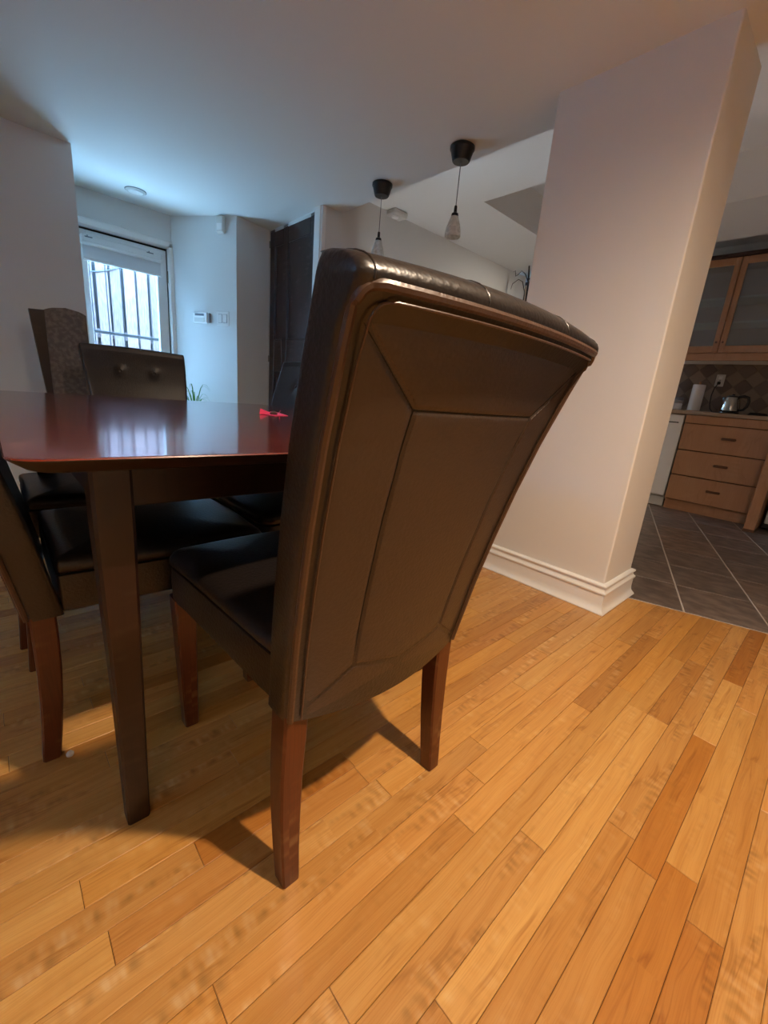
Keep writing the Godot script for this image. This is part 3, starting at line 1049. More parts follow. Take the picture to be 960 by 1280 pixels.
# ---------------------------------------------------------------- dining furniture
func build_table() -> void:
	var t := thing("dining_table", "glossy dark mahogany dining table with square tapered legs", "table", vec(-1.3525, 0, -0.5325))
	var hx := 0.7475
	var hz := 0.5275
	var rings := []
	for lv in [[0.736, 0.022], [0.738, 0.018], [0.7525, 0.001], [0.7545, 0.0], [0.7562, 0.0012], [0.757, 0.004]]:
		var ring := PackedVector3Array()
		var r := 0.035
		for c in [[-1, -1, PI], [1, -1, PI * 1.5], [1, 1, 0.0], [-1, 1, PI * 0.5]]:
			for k in 9:
				var a: float = c[2] + k * PI / 16.0
				ring.append(vec(c[0] * (hx - r - lv[1]) + cos(a) * r, lv[0], c[1] * (hz - r - lv[1]) + sin(a) * r))
		rings.append(ring)
	part("tabletop", mb().loft(rings.slice(3)), M.table, t, Vector3.ZERO, 30.0)
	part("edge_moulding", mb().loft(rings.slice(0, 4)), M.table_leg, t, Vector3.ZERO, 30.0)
	for sz in [-1.0, 1.0]:
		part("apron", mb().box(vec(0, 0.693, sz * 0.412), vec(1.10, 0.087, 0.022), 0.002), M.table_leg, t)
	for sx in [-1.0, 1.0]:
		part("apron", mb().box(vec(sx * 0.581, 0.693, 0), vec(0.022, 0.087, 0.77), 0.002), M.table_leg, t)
	for sx in [-1.0, 1.0]:
		for sz in [-1.0, 1.0]:
			var o := vec(sx * 0.573, 0, sz * 0.405)
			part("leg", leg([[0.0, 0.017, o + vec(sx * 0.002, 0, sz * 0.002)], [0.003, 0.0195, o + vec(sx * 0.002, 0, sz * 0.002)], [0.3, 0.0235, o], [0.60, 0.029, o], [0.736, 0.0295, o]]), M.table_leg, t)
	# pink folded paper star on the top
	var p := thing("paper_decoration", "bright pink folded paper lying on the dark tabletop", "paper", vec(-1.44, 0.7575, -0.775), -30.0)
	var s1 := mb()
	s1.slab(PackedVector2Array([Vector2(-0.16, 0.015), Vector2(0.05, -0.045), Vector2(0.10, 0.0), Vector2(0.06, 0.05)]), Vector3.ZERO, Vector3(1, 0, 0), Vector3(0, 0, 1), vec(0, 0.0012, 0))
	part("flat_sheet", s1, M.pink, p)
	part("fold", mb().slab(PackedVector2Array([Vector2(-0.09, 0.0), Vector2(0.09, 0.012), Vector2(0.04, 0.018), Vector2(-0.01, 0.009)]), vec(0, 0.0012, -0.01), Vector3(1, 0, 0), Vector3(0, 0.85, -0.5), vec(0, 0.0003, 0.001)), M.pink, p)
	part("fold", mb().slab(PackedVector2Array([Vector2(-0.02, 0.0), Vector2(0.10, 0.0), Vector2(0.06, 0.022)]), vec(0, 0.0012, 0.02), Vector3(0.9, 0, 0.3), Vector3(0, 0.8, 0.5), vec(0, 0.0005, 0.001)), M.pink, p)
	part("dark_knot", mb().lathe(vec(0.05, 0.0012, 0.005), [[0.012, 0.0], [0.014, 0.005], [0.008, 0.010], [0.001, 0.012]], 10), M.leather_lip, p)

func build_chairs() -> void:
	var c := make_chair()
	c.position = vec(-0.735, 0, -0.494)
	c.rotation_degrees.y = 90.7
	c.set_meta("label", "nearest dark brown leather dining chair, its stitched back filling the picture")
	var l := [
		[vec(-1.240, 0, -0.258), 0.0, "leather chair cut by the left picture edge, beside the near table leg"],
		[vec(-1.775, 0, -0.245), 0.0, "second chair along the left side of the table, only its legs and seat showing"],
		[vec(-2.44, 0, -0.642), -90.0, "black button-tufted leather chair at the far table end in front of the bright glazed door"],
		[vec(-1.93, 0, -0.86), 180.0, "leather chair past the pink paper, a sliver of its back seen before the dark door"],
		[vec(-1.36, 0, -0.84), 180.0, "leather chair hidden behind the nearest chair, its shiny seat seen under the table"]]
	for e in l:
		copy(c, e[0], e[1], e[2])

func build_side_chair() -> void:
	var c := thing("high_back_chair", "tall chair back of mottled taupe fabric and dark wood standing against the left wall", "chair", vec(-3.20, 0, -0.385))
	var rings := []
	for k in 15:
		var y := lerpf(0.46, 1.155, k / 14.0)
		var ring := PackedVector3Array()
		for i in 24:
			var a := TAU * i / 24.0
			var ex := signf(cos(a)) * pow(absf(cos(a)), 0.35)
			var ez := signf(sin(a)) * pow(absf(sin(a)), 0.35)
			var arch := 0.026 * (1.0 - ez * ez) if k == 14 else 0.0
			ring.append(vec(-0.03 + 0.035 * ex - 0.03 * (y - 0.5), y + arch, -0.008 + 0.100 * ez))
		rings.append(ring)
	part("back_cushion", mb().loft(rings), M.taupe, c, Vector3.ZERO, 50.0)
	# the dark frame leans away from the cushion towards the top
	part("back_frame", mb().slab(PackedVector2Array([Vector2(0.075, 0.46), Vector2(0.100, 0.46), Vector2(0.158, 1.15), Vector2(0.088, 1.155)]), vec(-0.075, 0, 0), Vector3(0, 0, 1), Vector3(0, 1, 0), vec(0.05, 0, 0), 0.004), M.table_leg, c)
	part("seat", mb().box(vec(0.14, 0.435, 0), vec(0.36, 0.07, 0.34), 0.02), M.taupe, c)
	for x in [-0.03, 0.29]:
		for z in [-0.145, 0.145]:
			part("leg", leg([[0.0, 0.014, vec(x, 0, z)], [0.41, 0.02, vec(x, 0, z)]]), M.table_leg, c)

func build_plant() -> void:
	var p := thing("potted_plant", "spiky green houseplant at the foot of the angled wall behind the far chair", "plant", vec(-3.86, 0, -1.315))
	part("pot", mb().lathe(Vector3.ZERO, [[0.07, 0.0], [0.075, 0.005], [0.095, 0.20], [0.102, 0.20], [0.102, 0.225], [0.09, 0.225], [0.085, 0.19]], 24), M.pot, p)
	part("soil", mb().lathe(Vector3.ZERO, [[0.086, 0.185], [0.086, 0.196], [0.03, 0.20]], 20), M.soil, p)
	for k in 26:
		var a := k * 2.399
		var reach := rng.randf_range(0.10, 0.26)
		var high := rng.randf_range(0.42, 0.62)
		if k == 0:
			a = -0.45; reach = 0.17; high = 0.62
		var rows := []
		for i in 9:
			var s := i / 8.0
			var r := reach * s * s
			var y := 0.195 + high * sin(s * PI * 0.62) / sin(PI * 0.5)
			var w := 0.006 * (1.0 - s * s) + 0.0004
			var c := vec(cos(a) * r, y, sin(a) * r)
			var side := vec(-sin(a), 0, cos(a)) * w
			rows.append(PackedVector3Array([c - side, c + vec(0, -0.0015, 0), c + side]))
		part("leaf", mb().sheet(rows, Vector3(cos(a), 0.5, sin(a))), M.leaf, p)

# ---------------------------------------------------------------- small fittings
func build_fittings() -> void:
	# on the angled wall: basis with x along the wall, z out of it
	var along := Vector3(0.8257, 0, -0.5641)
	var out := Vector3(0.5641, 0, 0.8257)
	var turn := rad_to_deg(atan2(out.x, out.z))
	var spot := func(s: float, y: float) -> Vector3: return vec(-4.28, y, -1.31) + along * s
	var k := thing("alarm_keypad", "white wall keypad with a dark display strip on the angled wall", "keypad", spot.call(0.282, 1.365), turn)
	part("body", mb().box(vec(-0.012, 0, 0.011), vec(0.150, 0.092, 0.022), 0.010), M.white, k)
	part("display", mb().box(vec(-0.018, 0.023, 0.0225), vec(0.088, 0.018, 0.002), 0.0008), M.grey, k)
	part("side_grip", mb().box(vec(0.073, 0, 0.009), vec(0.018, 0.078, 0.018), 0.005), M.grey, k)
	part("button_panel", mb().box(vec(-0.018, -0.018, 0.0225), vec(0.10, 0.034, 0.002), 0.0008), M.offwhite, k)
	var s := thing("light_switch", "white double rocker switch plate to the right of the keypad", "switch", spot.call(0.480, 1.368), turn)
	part("plate", mb().box(vec(0, 0, 0.003), vec(0.118, 0.116, 0.006), 0.003), M.white, s)
	for x in [-0.023, 0.023]:
		part("rocker", mb().box(vec(x, 0, 0.007), vec(0.033, 0.066, 0.006), 0.002), M.white, s)
		part("rocker_gap", mb().box(vec(x, 0, 0.0055), vec(0.037, 0.070, 0.0022), 0.0005), M.grey, s)
	var m := thing("motion_sensor", "small white motion sensor high in the corner of the angled wall", "sensor", spot.call(0.487, 2.068), turn)
	part("body", mb().box(vec(0, 0, 0.022), vec(0.072, 0.125, 0.044), 0.010), M.offwhite, m)
	part("lens", mb().box(vec(0, -0.02, 0.044), vec(0.048, 0.05, 0.004), 0.002), M.white, m)
	# ceiling disc
	var d := thing("ceiling_disc", "flat round white fixture on the ceiling near the window", "smoke detector", vec(-3.98, 2.14, -0.985))
	part("rim", mb().lathe(Vector3.ZERO, [[0.050, 0.0], [0.066, -0.001], [0.066, -0.006], [0.056, -0.012], [0.050, -0.010]], 32), M.offwhite, d)
	part("cover", mb().lathe(Vector3.ZERO, [[0.049, -0.004], [0.046, -0.014], [0.030, -0.018], [0.004, -0.018]], 32), M.white, d)
	part("gap_ring", mb().lathe(Vector3.ZERO, [[0.067, 0.0], [0.071, -0.0005], [0.071, -0.003], [0.067, -0.004]], 32), M.grey, d)
	# kitchen ceiling box near the wall
	var j := thing("ceiling_sensor", "small pale box where kitchen wall meets ceiling above the left pendant", "sensor", vec(-2.93, 2.29, -2.63))
	part("body", mb().box(vec(0, -0.022, 0), vec(0.11, 0.044, 0.15), 0.012), M.offwhite, j)
	part("cap", mb().lathe(vec(0, -0.044, 0.02), [[0.03, 0.0], [0.028, -0.008], [0.012, -0.011]], 18), M.white, j)
	# air vent in the kitchen ceiling
	var v := thing("ceiling_vent", "square pale vent set in the kitchen ceiling beside the pillar", "vent", vec(-2.36, 2.29, -4.27))
	part("frame", mb().span(vec(-0.16, -0.012, -0.13), vec(0.16, 0, -0.11), 0.002).span(vec(-0.16, -0.012, 0.11), vec(0.16, 0, 0.13), 0.002).span(vec(-0.16, -0.012, -0.11), vec(-0.14, 0, 0.11), 0.002).span(vec(0.14, -0.012, -0.11), vec(0.16, 0, 0.11), 0.002), M.white, v)
	part("shadow_gap", mb().span(vec(-0.165, -0.004, 0.13), vec(0.165, 0, 0.138), 0.0005), M.grey, v)
	for i in 8:
		part("slat", mb().box(vec(0, -0.007, -0.095 + i * 0.027), vec(0.28, 0.003, 0.022), 0.0008, Basis(Vector3.RIGHT, 0.5)), M.white, v)
	tag(part(numbered("scrap"), mb().lathe(vec(-1.019, 0.0, -0.044), [[0.003, 0.0], [0.007, 0.003], [0.008, 0.008], [0.005, 0.012], [0.001, 0.013]], 10), M.paper, self), "tiny white scrap on the floor by the left chair's leg", "scrap")

func build_pendants() -> void:
	var list := [[vec(-1.754, 2.14, -1.993), "right pendant lamp, the nearer one, black canopy and white glass shade"], [vec(-2.402, 2.14, -2.01), "left pendant lamp, its glass shade dipping behind the chair crest"]]
	var first: Node3D
	for e in list:
		if first:
			copy(first, e[0], 40.0, e[1])
			continue
		var p := thing("pendant_lamp", e[1], "lamp", e[0], 0.0, "pendant lamps over the bar")
		p.set_meta("base", "pendant_lamp")
		first = p
		part("canopy", mb().lathe(Vector3.ZERO, [[0.060, 0.0], [0.064, -0.003], [0.064, -0.016], [0.060, -0.020], [0.046, -0.066], [0.042, -0.070], [0.006, -0.071]], 36), M.black, p)
		part("cord", mb().tube([vec(0, -0.068, 0), vec(0, -0.18, 0), vec(0, -0.285, 0)], 0.0022, 8), M.grey, p)
		part("socket", mb().lathe(Vector3.ZERO, [[0.005, -0.268], [0.008, -0.272], [0.009, -0.300], [0.018, -0.306], [0.020, -0.322], [0.017, -0.328]], 24), M.black, p)
		var prof := []
		for k in 12:
			var a := k / 11.0
			prof.append([0.019 + 0.024 * sin(a * PI * 0.5), -0.318 - 0.100 * a])
		for k in 12:
			var a := 1.0 - k / 11.0
			prof.append([0.0165 + 0.024 * sin(a * PI * 0.5), -0.320 - 0.098 * a])
		part("shade", mb().lathe(Vector3.ZERO, prof, 32, Basis.IDENTITY, false, false), M.shade_glass, p)
		part("bulb", mb().lathe(Vector3.ZERO, [[0.008, -0.325], [0.010, -0.345], [0.017, -0.375], [0.014, -0.395], [0.003, -0.403]], 18), M.offwhite, p)

# ---------------------------------------------------------------- kitchen
func build_kitchen() -> void:
	var F := -4.95
	# bar between pillar and the kitchen wall, below the pendants
	var bar := thing("bar_counter", "pale wooden bar between pillar and kitchen wall, mostly hidden by the chair", "counter", vec(-2.1, 0, -2.15))
	part("panel", mb().box(vec(0.0, 0.5, 0.03), vec(1.74, 1.0, 0.02), 0.002), M.maple, bar)
	part("top", mb().box(vec(0.0, 1.02, 0.0), vec(1.76, 0.04, 0.24), 0.006), M.counter, bar)
	for k in 4:
		part("batten", mb().box(vec(-0.8 + k * 0.53, 0.5, 0.045), vec(0.05, 1.0, 0.012), 0.002), M.maple, bar)
	# base units
	var ct := thing("countertop", "beige countertop running along the kitchen back wall", "counter", vec(-1.9, 0.93, -5.24))
	part("slab", mb().box(vec(0, 0.015, 0), vec(3.25, 0.034, 0.60), 0.005), M.counter, ct)
	var sc := thing("sink_cabinet", "maple base cabinet left of the dishwasher, hidden by the pillar", "cabinet", vec(-2.56, 0, F))
	part("body", mb().box(vec(0, 0.515, -0.30), vec(1.62, 0.825, 0.55), 0.002), M.maple_dark, sc)
	part("plinth", mb().box(vec(0, 0.05, -0.055), vec(1.62, 0.10, 0.02), 0.002), M.maple, sc)
	for x in [-0.54, 0.0, 0.54]:
		var cd := part("door", mb().box(vec(x, 0.515, -0.010), vec(0.53, 0.81, 0.022), 0.004), M.maple, sc)
		part("knob", mb().lathe(vec(x + 0.22, 0.80, 0.0), [[0.005, 0.0], [0.005, 0.012], [0.010, 0.016], [0.009, 0.022], [0.002, 0.024]], 14, Basis(Vector3.RIGHT, PI / 2)), M.maple_dark, cd)
	var dw := thing("dishwasher", "white dishwasher beside the drawer cabinet", "dishwasher", vec(-1.44, 0, F))
	part("body", mb().box(vec(0, 0.51, -0.29), vec(0.58, 0.80, 0.54), 0.004), M.offwhite, dw)
	part("front", mb().box(vec(0, 0.52, -0.012), vec(0.592, 0.80, 0.024), 0.006), M.white, dw)
	part("handle_slot", mb().box(vec(0.10, 0.845, 0.0), vec(0.32, 0.009, 0.010), 0.002), M.dark, dw)
	part("button", mb().lathe(vec(0.155, 0.875, 0.0), [[0.008, -0.002], [0.008, 0.004], [0.003, 0.005]], 14, Basis(Vector3.RIGHT, PI / 2)), M.steel, dw)
	part("toe_grille", mb().box(vec(0, 0.055, -0.045), vec(0.59, 0.095, 0.02), 0.003), M.offwhite, dw)
	var dc := thing("drawer_cabinet", "maple base cabinet of three wide drawers under the counter", "cabinet", vec(-0.795, 0, F))
	part("body", mb().box(vec(0, 0.515, -0.30), vec(0.67, 0.825, 0.55), 0.002), M.maple_dark, dc)
	part("top_rail", mb().box(vec(0, 0.888, -0.012), vec(0.675, 0.072, 0.022), 0.002), M.maple, dc)
	part("plinth", mb().box(vec(0, 0.05, -0.055), vec(0.675, 0.10, 0.02), 0.002), M.maple, dc)
	for q in [[0.598, 0.845], [0.354, 0.590], [0.108, 0.346]]:
		var dr := part("drawer", mb().span(vec(-0.335, q[0], -0.02), vec(0.335, q[1], 0.004), 0.004), M.maple, dc)
		var hy: float = lerpf(q[0], q[1], 0.55)
		part("pull", mb().box(vec(0.035, hy, 0.010), vec(0.11, 0.022, 0.014), 0.006), M.maple_dark, dr)
	var ep := thing("end_panel", "upright maple panel closing the right end of the cabinet row", "panel", vec(-0.405, 0, -5.10))
	part("board", mb().box(vec(0, 0.464, 0.12), vec(0.075, 0.925, 0.62), 0.003), M.maple, ep)
	part("foot", mb().box(vec(0, 0.012, 0.14), vec(0.08, 0.022, 0.60), 0.003), M.maple_dark, ep)
	var st := thing("stove", "black stove edge at the right border of the picture", "stove", vec(-0.05, 0, -5.20))
	part("body", mb().box(vec(0, 0.46, 0), vec(0.60, 0.88, 0.60), 0.006), M.black, st)
	part("oven_door", mb().box(vec(0, 0.48, 0.312), vec(0.58, 0.50, 0.022), 0.006), M.black, st)
	part("handle", mb().tube([vec(-0.24, 0.69, 0.345), vec(0.24, 0.69, 0.345)], 0.010, 10), M.steel, st)
	part("drawer", mb().box(vec(0, 0.14, 0.312), vec(0.58, 0.15, 0.022), 0.006), M.offwhite, st)
	# wall cabinets with glazed doors
	wall_cabinet(-1.54, -0.605, "glass-fronted maple wall cabinet above the kettle", "wall_cabinet")
	wall_cabinet(-3.72, -2.80, "glass-fronted maple wall cabinet seen left of the pillar", "wall_cabinet")
	# backsplash of square tiles set on the point
	var bs := thing("backsplash", "tumbled stone backsplash of diamond set tiles", "backsplash", vec(-1.2, 1.20, -5.55))
	bs.set_meta("kind", "structure")
	part("mortar", mb().box(vec(0, 0, 0.004), vec(1.9, 0.492, 0.008), 0.001), M.splash[1], bs)
	var step := 0.0795
	var frame := PackedVector2Array([Vector2(-0.62, -0.245), Vector2(0.72, -0.245), Vector2(0.72, 0.245), Vector2(-0.62, 0.245)])
	for i in range(-9, 11):
		for j in range(-4, 5):
			if (i + j) % 2 != 0:
				continue
			var c := Vector2(i * step + 0.02, j * step + 0.03)
			var h := step - 0.003
			for q in Geometry2D.intersect_polygons(PackedVector2Array([c + Vector2(h, 0), c + Vector2(0, h), c + Vector2(-h, 0), c + Vector2(0, -h)]), frame):
				var ar := 0.0
				for w in q.size():
					ar += q[w].cross(q[(w + 1) % q.size()])
				if absf(ar) < 0.0015:
					continue
				var dark := posmod(j, 2) == 0
				var pick := (2 + rng.randi_range(0, 1)) if dark else rng.randi_range(0, 1)
				part("tile", mb().slab(q, vec(0, 0, 0.006), Vector3(1, 0, 0), Vector3(0, 1, 0), vec(0, 0, 0.006 + rng.randf() * 0.001), 0.002), M.splash[pick], bs, Vector3.ZERO, 20.0)
	# window at the far left end of the kitchen, out of view, lets daylight in
	var w := thing("window_1", "kitchen window at the far left out of view", "window", vec(-4.66, 1.80, -5.125))
	w.set_meta("kind", "structure")
	part("frame", mb().span(vec(-0.04, -0.25, -0.325), vec(0.02, -0.21, 0.325), 0.003).span(vec(-0.04, 0.21, -0.325), vec(0.02, 0.25, 0.325), 0.003).span(vec(-0.04, -0.21, -0.325), vec(0.02, 0.21, -0.28), 0.003).span(vec(-0.04, -0.21, 0.28), vec(0.02, 0.21, 0.325), 0.003), M.white, w)
	part("pane", mb().box(vec(-0.01, 0, 0), vec(0.006, 0.42, 0.56), 0.0005), M.glass, w)
	build_counter_things()

func wall_cabinet(x0: float, x1: float, label: String, called: String) -> void:
	var z := -5.15
	var c := thing(called, label, "cabinet", vec((x0 + x1) * 0.5, 1.44, z), 0.0, "glazed wall cabinets")
	var w := x1 - x0
	var h := w * 0.5
	var top := 0.885
	part("carcass", mb().span(vec(-h, 0.06, -0.385), vec(-h + 0.018, top, -0.022), 0.001).span(vec(h - 0.018, 0.06, -0.385), vec(h, top, -0.022), 0.001).span(vec(-h, 0.06, -0.39), vec(h, top, -0.38), 0.001).span(vec(-h, 0.055, -0.385), vec(h, 0.075, -0.022), 0.001).span(vec(-h, top - 0.02, -0.385), vec(h, top, -0.022), 0.001), M.maple, c)
	part("light_rail", mb().span(vec(-h, 0.0, -0.03), vec(h, 0.064, -0.006), 0.003), M.maple, c)
	part("crown", mb().span(vec(-h - 0.01, top, -0.37), vec(h + 0.01, top + 0.03, 0.022), 0.006), M.crown, c)
	for y in [0.335, 0.55]:
		part("shelf", mb().span(vec(-h + 0.018, y, -0.37), vec(h - 0.018, y + 0.016, -0.06), 0.001), M.offwhite, c)
	for sg in [-1.0, 1.0]:
		var a := minf(0.0, sg * h) + 0.003
		var b := maxf(0.0, sg * h) - 0.003
		var d := part("door", mb().span(vec(a, 0.070, -0.020), vec(a + 0.045, top - 0.003, 0.0), 0.003).span(vec(b - 0.045, 0.070, -0.020), vec(b, top - 0.003, 0.0), 0.003).span(vec(a + 0.045, 0.070, -0.020), vec(b - 0.045, 0.130, 0.0), 0.003).span(vec(a + 0.045, top - 0.065, -0.020), vec(b - 0.045, top - 0.003, 0.0), 0.003), M.maple, c)
		part("pane", mb().span(vec(a + 0.043, 0.128, -0.013), vec(b - 0.043, top - 0.063, -0.008), 0.0005), M.cabinet_glass, d)
		part("knob", mb().lathe(vec((a + 0.022) if sg > 0.0 else (b - 0.022), 0.16, 0.0), [[0.005, 0.0], [0.005, 0.012], [0.010, 0.016], [0.009, 0.022], [0.002, 0.024]], 14, Basis(Vector3.RIGHT, PI / 2)), M.maple_dark, d)

func build_counter_things() -> void:
	var y := 0.962
	var k := thing("kettle", "steel electric kettle with black handle and base on the counter", "kettle", vec(-0.86, y, -5.20), -12.0)
	part("base", mb().lathe(Vector3.ZERO, [[0.070, 0.0], [0.078, 0.003], [0.078, 0.018], [0.070, 0.024]], 28), M.black, k)
	part("body", mb().lathe(Vector3.ZERO, [[0.068, 0.024], [0.075, 0.030], [0.074, 0.060], [0.066, 0.110], [0.054, 0.150], [0.050, 0.155]], 32), M.steel, k)
	part("lid", mb().lathe(Vector3.ZERO, [[0.050, 0.154], [0.050, 0.160], [0.040, 0.168], [0.012, 0.172], [0.010, 0.182], [0.002, 0.184]], 24), M.black, k)
	part("spout", mb().loft([PackedVector3Array([vec(-0.055, 0.10, -0.02), vec(-0.055, 0.10, 0.02), vec(-0.050, 0.15, 0.022), vec(-0.050, 0.15, -0.022)]), PackedVector3Array([vec(-0.082, 0.138, -0.008), vec(-0.082, 0.138, 0.008), vec(-0.080, 0.152, 0.010), vec(-0.080, 0.152, -0.010)])]), M.black, k)
	part("handle", mb().tube([vec(0.045, 0.158, 0), vec(0.085, 0.166, 0), vec(0.122, 0.155, 0), vec(0.132, 0.120, 0), vec(0.126, 0.075, 0), vec(0.105, 0.045, 0), vec(0.072, 0.038, 0)], [0.012, 0.013, 0.013, 0.013, 0.012, 0.011, 0.010], 10), M.black, k)
	var r := thing("paper_towel", "white roll of paper towels standing on the counter", "paper towel", vec(-1.165, y, -5.28))
	part("roll", mb().lathe(Vector3.ZERO, [[0.018, 0.012], [0.052, 0.012], [0.054, 0.016], [0.054, 0.258], [0.052, 0.262], [0.018, 0.262]], 36), M.paper, r)
	part("holder_base", mb().lathe(Vector3.ZERO, [[0.064, 0.0], [0.066, 0.002], [0.066, 0.009], [0.06, 0.012]], 28), M.maple, r)
	part("holder_post", mb().lathe(Vector3.ZERO, [[0.009, 0.01], [0.009, 0.275], [0.012, 0.280], [0.008, 0.290], [0.001, 0.292]], 14), M.maple, r)
	var j := thing("glass_jar", "clear glass jar with a lid left of the paper towels", "jar", vec(-1.315, y, -5.28))
	part("body", mb().lathe(Vector3.ZERO, [[0.030, 0.0], [0.048, 0.002], [0.050, 0.010], [0.050, 0.090], [0.044, 0.105], [0.041, 0.105], [0.046, 0.088], [0.046, 0.012], [0.028, 0.006]], 28), M.clear, j)
	part("contents", mb().lathe(Vector3.ZERO, [[0.03, 0.007], [0.045, 0.013], [0.045, 0.070], [0.02, 0.076]], 24), M.paper, j)
	part("lid", mb().lathe(Vector3.ZERO, [[0.046, 0.104], [0.048, 0.107], [0.048, 0.128], [0.045, 0.131], [0.01, 0.132]], 28), M.grey, j)
	var b := thing("black_box", "small dark appliance at the left of the glass jar", "appliance", vec(-1.415, y, -5.30))
	part("body", mb().box(vec(0, 0.06, 0), vec(0.055, 0.12, 0.09), 0.006), M.black, b)
	part("top", mb().box(vec(0, 0.124, 0), vec(0.06, 0.01, 0.095), 0.003), M.grey, b)
	var o := thing("wall_outlet", "white wall outlet on the backsplash with a black plug", "outlet", vec(-1.06, 1.29, -5.536))
	part("plate", mb().box(vec(0, 0, 0.003), vec(0.075, 0.118, 0.006), 0.003), M.offwhite, o)
	part("socket", mb().box(vec(0, 0.026, 0.007), vec(0.034, 0.030, 0.004), 0.002), M.white, o)
	part("socket", mb().box(vec(0, -0.026, 0.007), vec(0.034, 0.030, 0.004), 0.002), M.white, o)
	part("screw", mb().lathe(vec(0, 0.0, 0.006), [[0.0035, 0.0], [0.0035, 0.002], [0.001, 0.0025]], 10, Basis(Vector3.RIGHT, PI / 2)), M.steel, o)
	var pc := thing("power_cord", "black cord hanging from the outlet to the kettle", "cord", vec(-1.06, 1.264, -5.525))
	part("plug", mb().box(vec(0, 0, 0.012), vec(0.026, 0.028, 0.026), 0.004), M.black, pc)
	part("cord", mb().tube([vec(0, -0.004, 0.024), vec(-0.02, -0.05, 0.035), vec(-0.028, -0.12, 0.04), vec(-0.022, -0.20, 0.05), vec(0.0, -0.262, 0.08), vec(0.04, -0.292, 0.14), vec(0.09, -0.2965, 0.22), vec(0.135, -0.2965, 0.27)], 0.0045, 8), M.black, pc)
	var pts := []
	for n in 40:
		var a := n * 0.45
		pts.append(vec(0.075 * cos(a) * (1.0 - n * 0.006), 0.006 + n * 0.0005, 0.04 * sin(a) * (1.0 - n * 0.006)))
	var cc := thing("coiled_cord", "dark coiled cord lying right of the kettle", "cord", vec(-0.64, y, -5.16))
	part("coil", mb().tube(pts, 0.0055, 6), M.black, cc)
	# floor vase with twigs beyond the chair crest
	var v := thing("twig_vase", "bare brown canes and curly twigs rising behind the chair crest", "vase", vec(-2.70, 0, -4.33))
	part("vase", mb().lathe(Vector3.ZERO, [[0.09, 0.0], [0.10, 0.01], [0.13, 0.25], [0.12, 0.50], [0.07, 0.72], [0.08, 0.78], [0.07, 0.78], [0.06, 0.72]], 28), M.pot, v)
	part("cane", mb().tube([vec(0.02, 0.5, 0.0), vec(0.030, 1.3, 0), vec(0.012, 2.06, 0), vec(-0.012, 2.275, 0)], [0.011, 0.010, 0.009, 0.008], 8), M.twig, v)
	part("cane", mb().tube([vec(0.03, 0.5, 0.02), vec(0.045, 1.4, 0.02), vec(0.075, 2.0, 0.02), vec(0.105, 2.235, 0.02)], [0.010, 0.009, 0.008, 0.007], 8), M.twig, v)
	part("cane_knot", mb().lathe(vec(0.003, 2.15, 0), [[0.005, -0.01], [0.013, -0.005], [0.014, 0.004], [0.006, 0.009]], 10), M.twig, v)
	part("twig", mb().tube([vec(0.005, 0.6, 0.0), vec(-0.01, 1.6, 0.01), vec(-0.012, 2.02, 0.01), vec(-0.060, 2.13, 0.0), vec(-0.115, 2.160, 0.0), vec(-0.175, 2.12, 0.01), vec(-0.185, 2.07, 0.01)], [0.007, 0.006, 0.005, 0.004, 0.0035, 0.003, 0.002], 6), M.twig, v)
	part("twig", mb().tube([vec(0.0, 2.13, 0.0), vec(-0.045, 2.205, 0.0), vec(-0.085, 2.235, 0.01), vec(-0.13, 2.205, 0.0), vec(-0.155, 2.195, 0.0), vec(-0.17, 2.25, 0.0), vec(-0.19, 2.24, 0.0)], [0.005, 0.004, 0.0035, 0.003, 0.003, 0.0025, 0.002], 6), M.twig, v)

# ---------------------------------------------------------------- lamps
func downlight(called: String, label: String, at: Vector3, energy: float, cone: float, colour: Color, tilt := 0.0) -> void:
	var d := thing(called, label, "lamp", at, 0.0, "recessed ceiling downlights")
	part("ring", mb().lathe(Vector3.ZERO, [[0.048, 0.0], [0.062, -0.001], [0.062, -0.005], [0.052, -0.009], [0.046, -0.004]], 28), M.white, d)
	part("lamp_face", mb().lathe(Vector3.ZERO, [[0.045, 0.0], [0.044, -0.004], [0.02, -0.005], [0.001, -0.005]], 24), M.lamp, d)
	var s := SpotLight3D.new()
	s.name = "spot_light"
	s.position = vec(0, -0.022, 0)
	s.basis = Basis(Vector3.BACK, deg_to_rad(tilt)) * Basis(Vector3.RIGHT, -PI / 2)
	s.light_energy = energy
	s.light_color = colour
	s.light_size = 0.035
	s.spot_angle = cone
	s.spot_angle_attenuation = 1.0
	s.spot_range = 14.0
	s.spot_attenuation = 2.0
	s.shadow_enabled = true
	d.add_child(s)

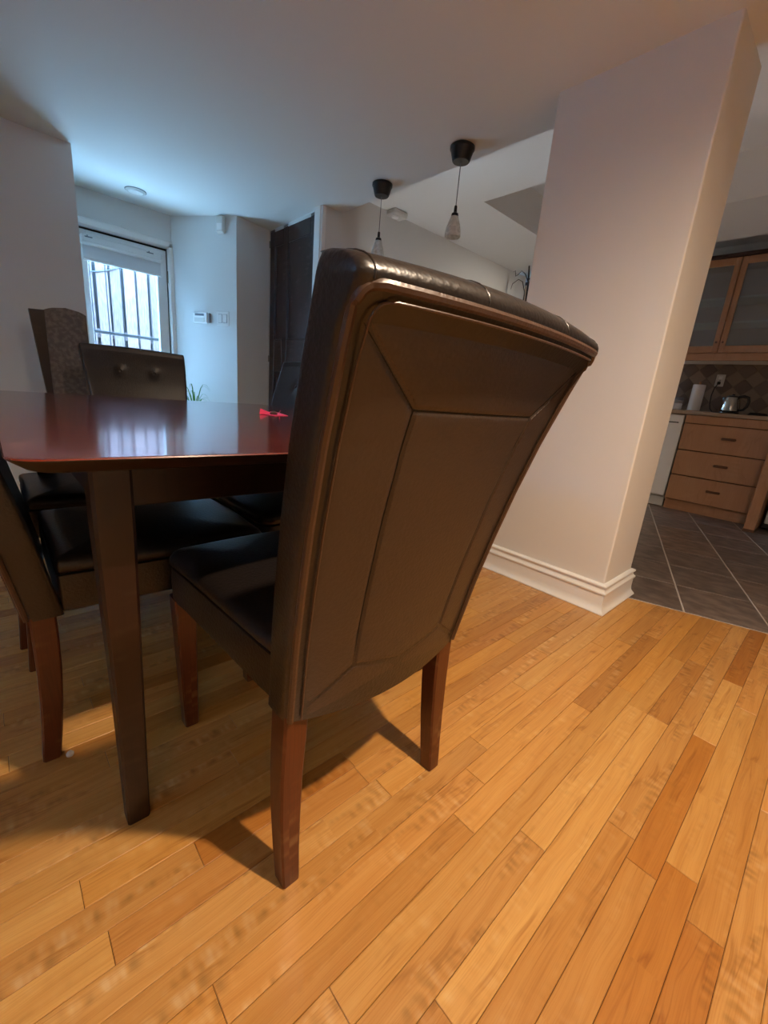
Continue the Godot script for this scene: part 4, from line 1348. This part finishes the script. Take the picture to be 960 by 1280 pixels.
func _ready() -> void:
	rng.seed = 20240611
	# camera
	var cam := Camera3D.new()
	cam.name = "camera"
	cam.position = EYE
	cam.rotation_order = EULER_ORDER_YXZ
	cam.rotation_degrees = Vector3(-15.4768, 46.534, 5.0933)
	cam.fov = 100.977
	cam.near = 0.03
	cam.far = 100.0
	add_child(cam)
	cam.current = true
	# sky and exposure
	var env := Environment.new()
	var sky := Sky.new()
	var sm := ProceduralSkyMaterial.new()
	sm.sky_top_color = Color(0.52, 0.77, 1.0)
	sm.sky_horizon_color = Color(0.70, 0.86, 1.0)
	sm.sky_curve = 0.2
	sm.ground_bottom_color = Color(0.45, 0.46, 0.47)
	sm.ground_horizon_color = Color(0.7, 0.8, 0.9)
	env.background_energy_multiplier = 60.0
	sky.sky_material = sm
	env.background_mode = Environment.BG_SKY
	env.sky = sky
	env.tonemap_mode = Environment.TONE_MAPPER_LINEAR
	env.tonemap_exposure = 1.2
	env.sdfgi_enabled = true
	env.ssao_enabled = true
	env.ssil_enabled = true
	var we := WorldEnvironment.new()
	we.name = "world_environment"
	we.environment = env
	add_child(we)
	# lamps: warm recessed downlights behind and right of the viewer
	materials()
	var warm := Color(1.0, 0.895, 0.775)
	downlight("ceiling_downlight", "warm recessed ceiling downlight right of the viewer", vec(0.38, 2.14, -0.70), 4.65, 86.0, warm)
	downlight("ceiling_downlight", "warm recessed ceiling downlight behind the viewer", vec(1.30, 2.14, 1.10), 0.8, 86.0, warm)
	downlight("kitchen_downlight", "recessed kitchen ceiling light hidden behind the pillar", vec(-1.50, 2.29, -4.05), 1.7, 62.0, Color(1.0, 0.95, 0.88), -38.0)
	# daylight thrown up from the pale paving in the yard, through the glazed door
	var day := AreaLight3D.new()
	day.name = "door_daylight"
	day.position = vec(-5.06, 0.04, -0.70)
	day.rotation_degrees = Vector3(90, 0, 0)
	day.area_size = Vector2(1.15, 2.6)
	day.light_color = Color(0.62, 0.84, 1.0)
	day.light_energy = 18.5
	day.area_range = 12.0
	day.shadow_enabled = true
	add_child(day)
	# large structure
	build_floor()
	build_kitchen_floor()
	build_shell()
	build_glazed_door()
	build_outside()
	build_dark_door()
	# furniture
	build_table()
	build_chairs()
	build_side_chair()
	build_kitchen()
	# small things
	build_pendants()
	build_fittings()
	build_plant()
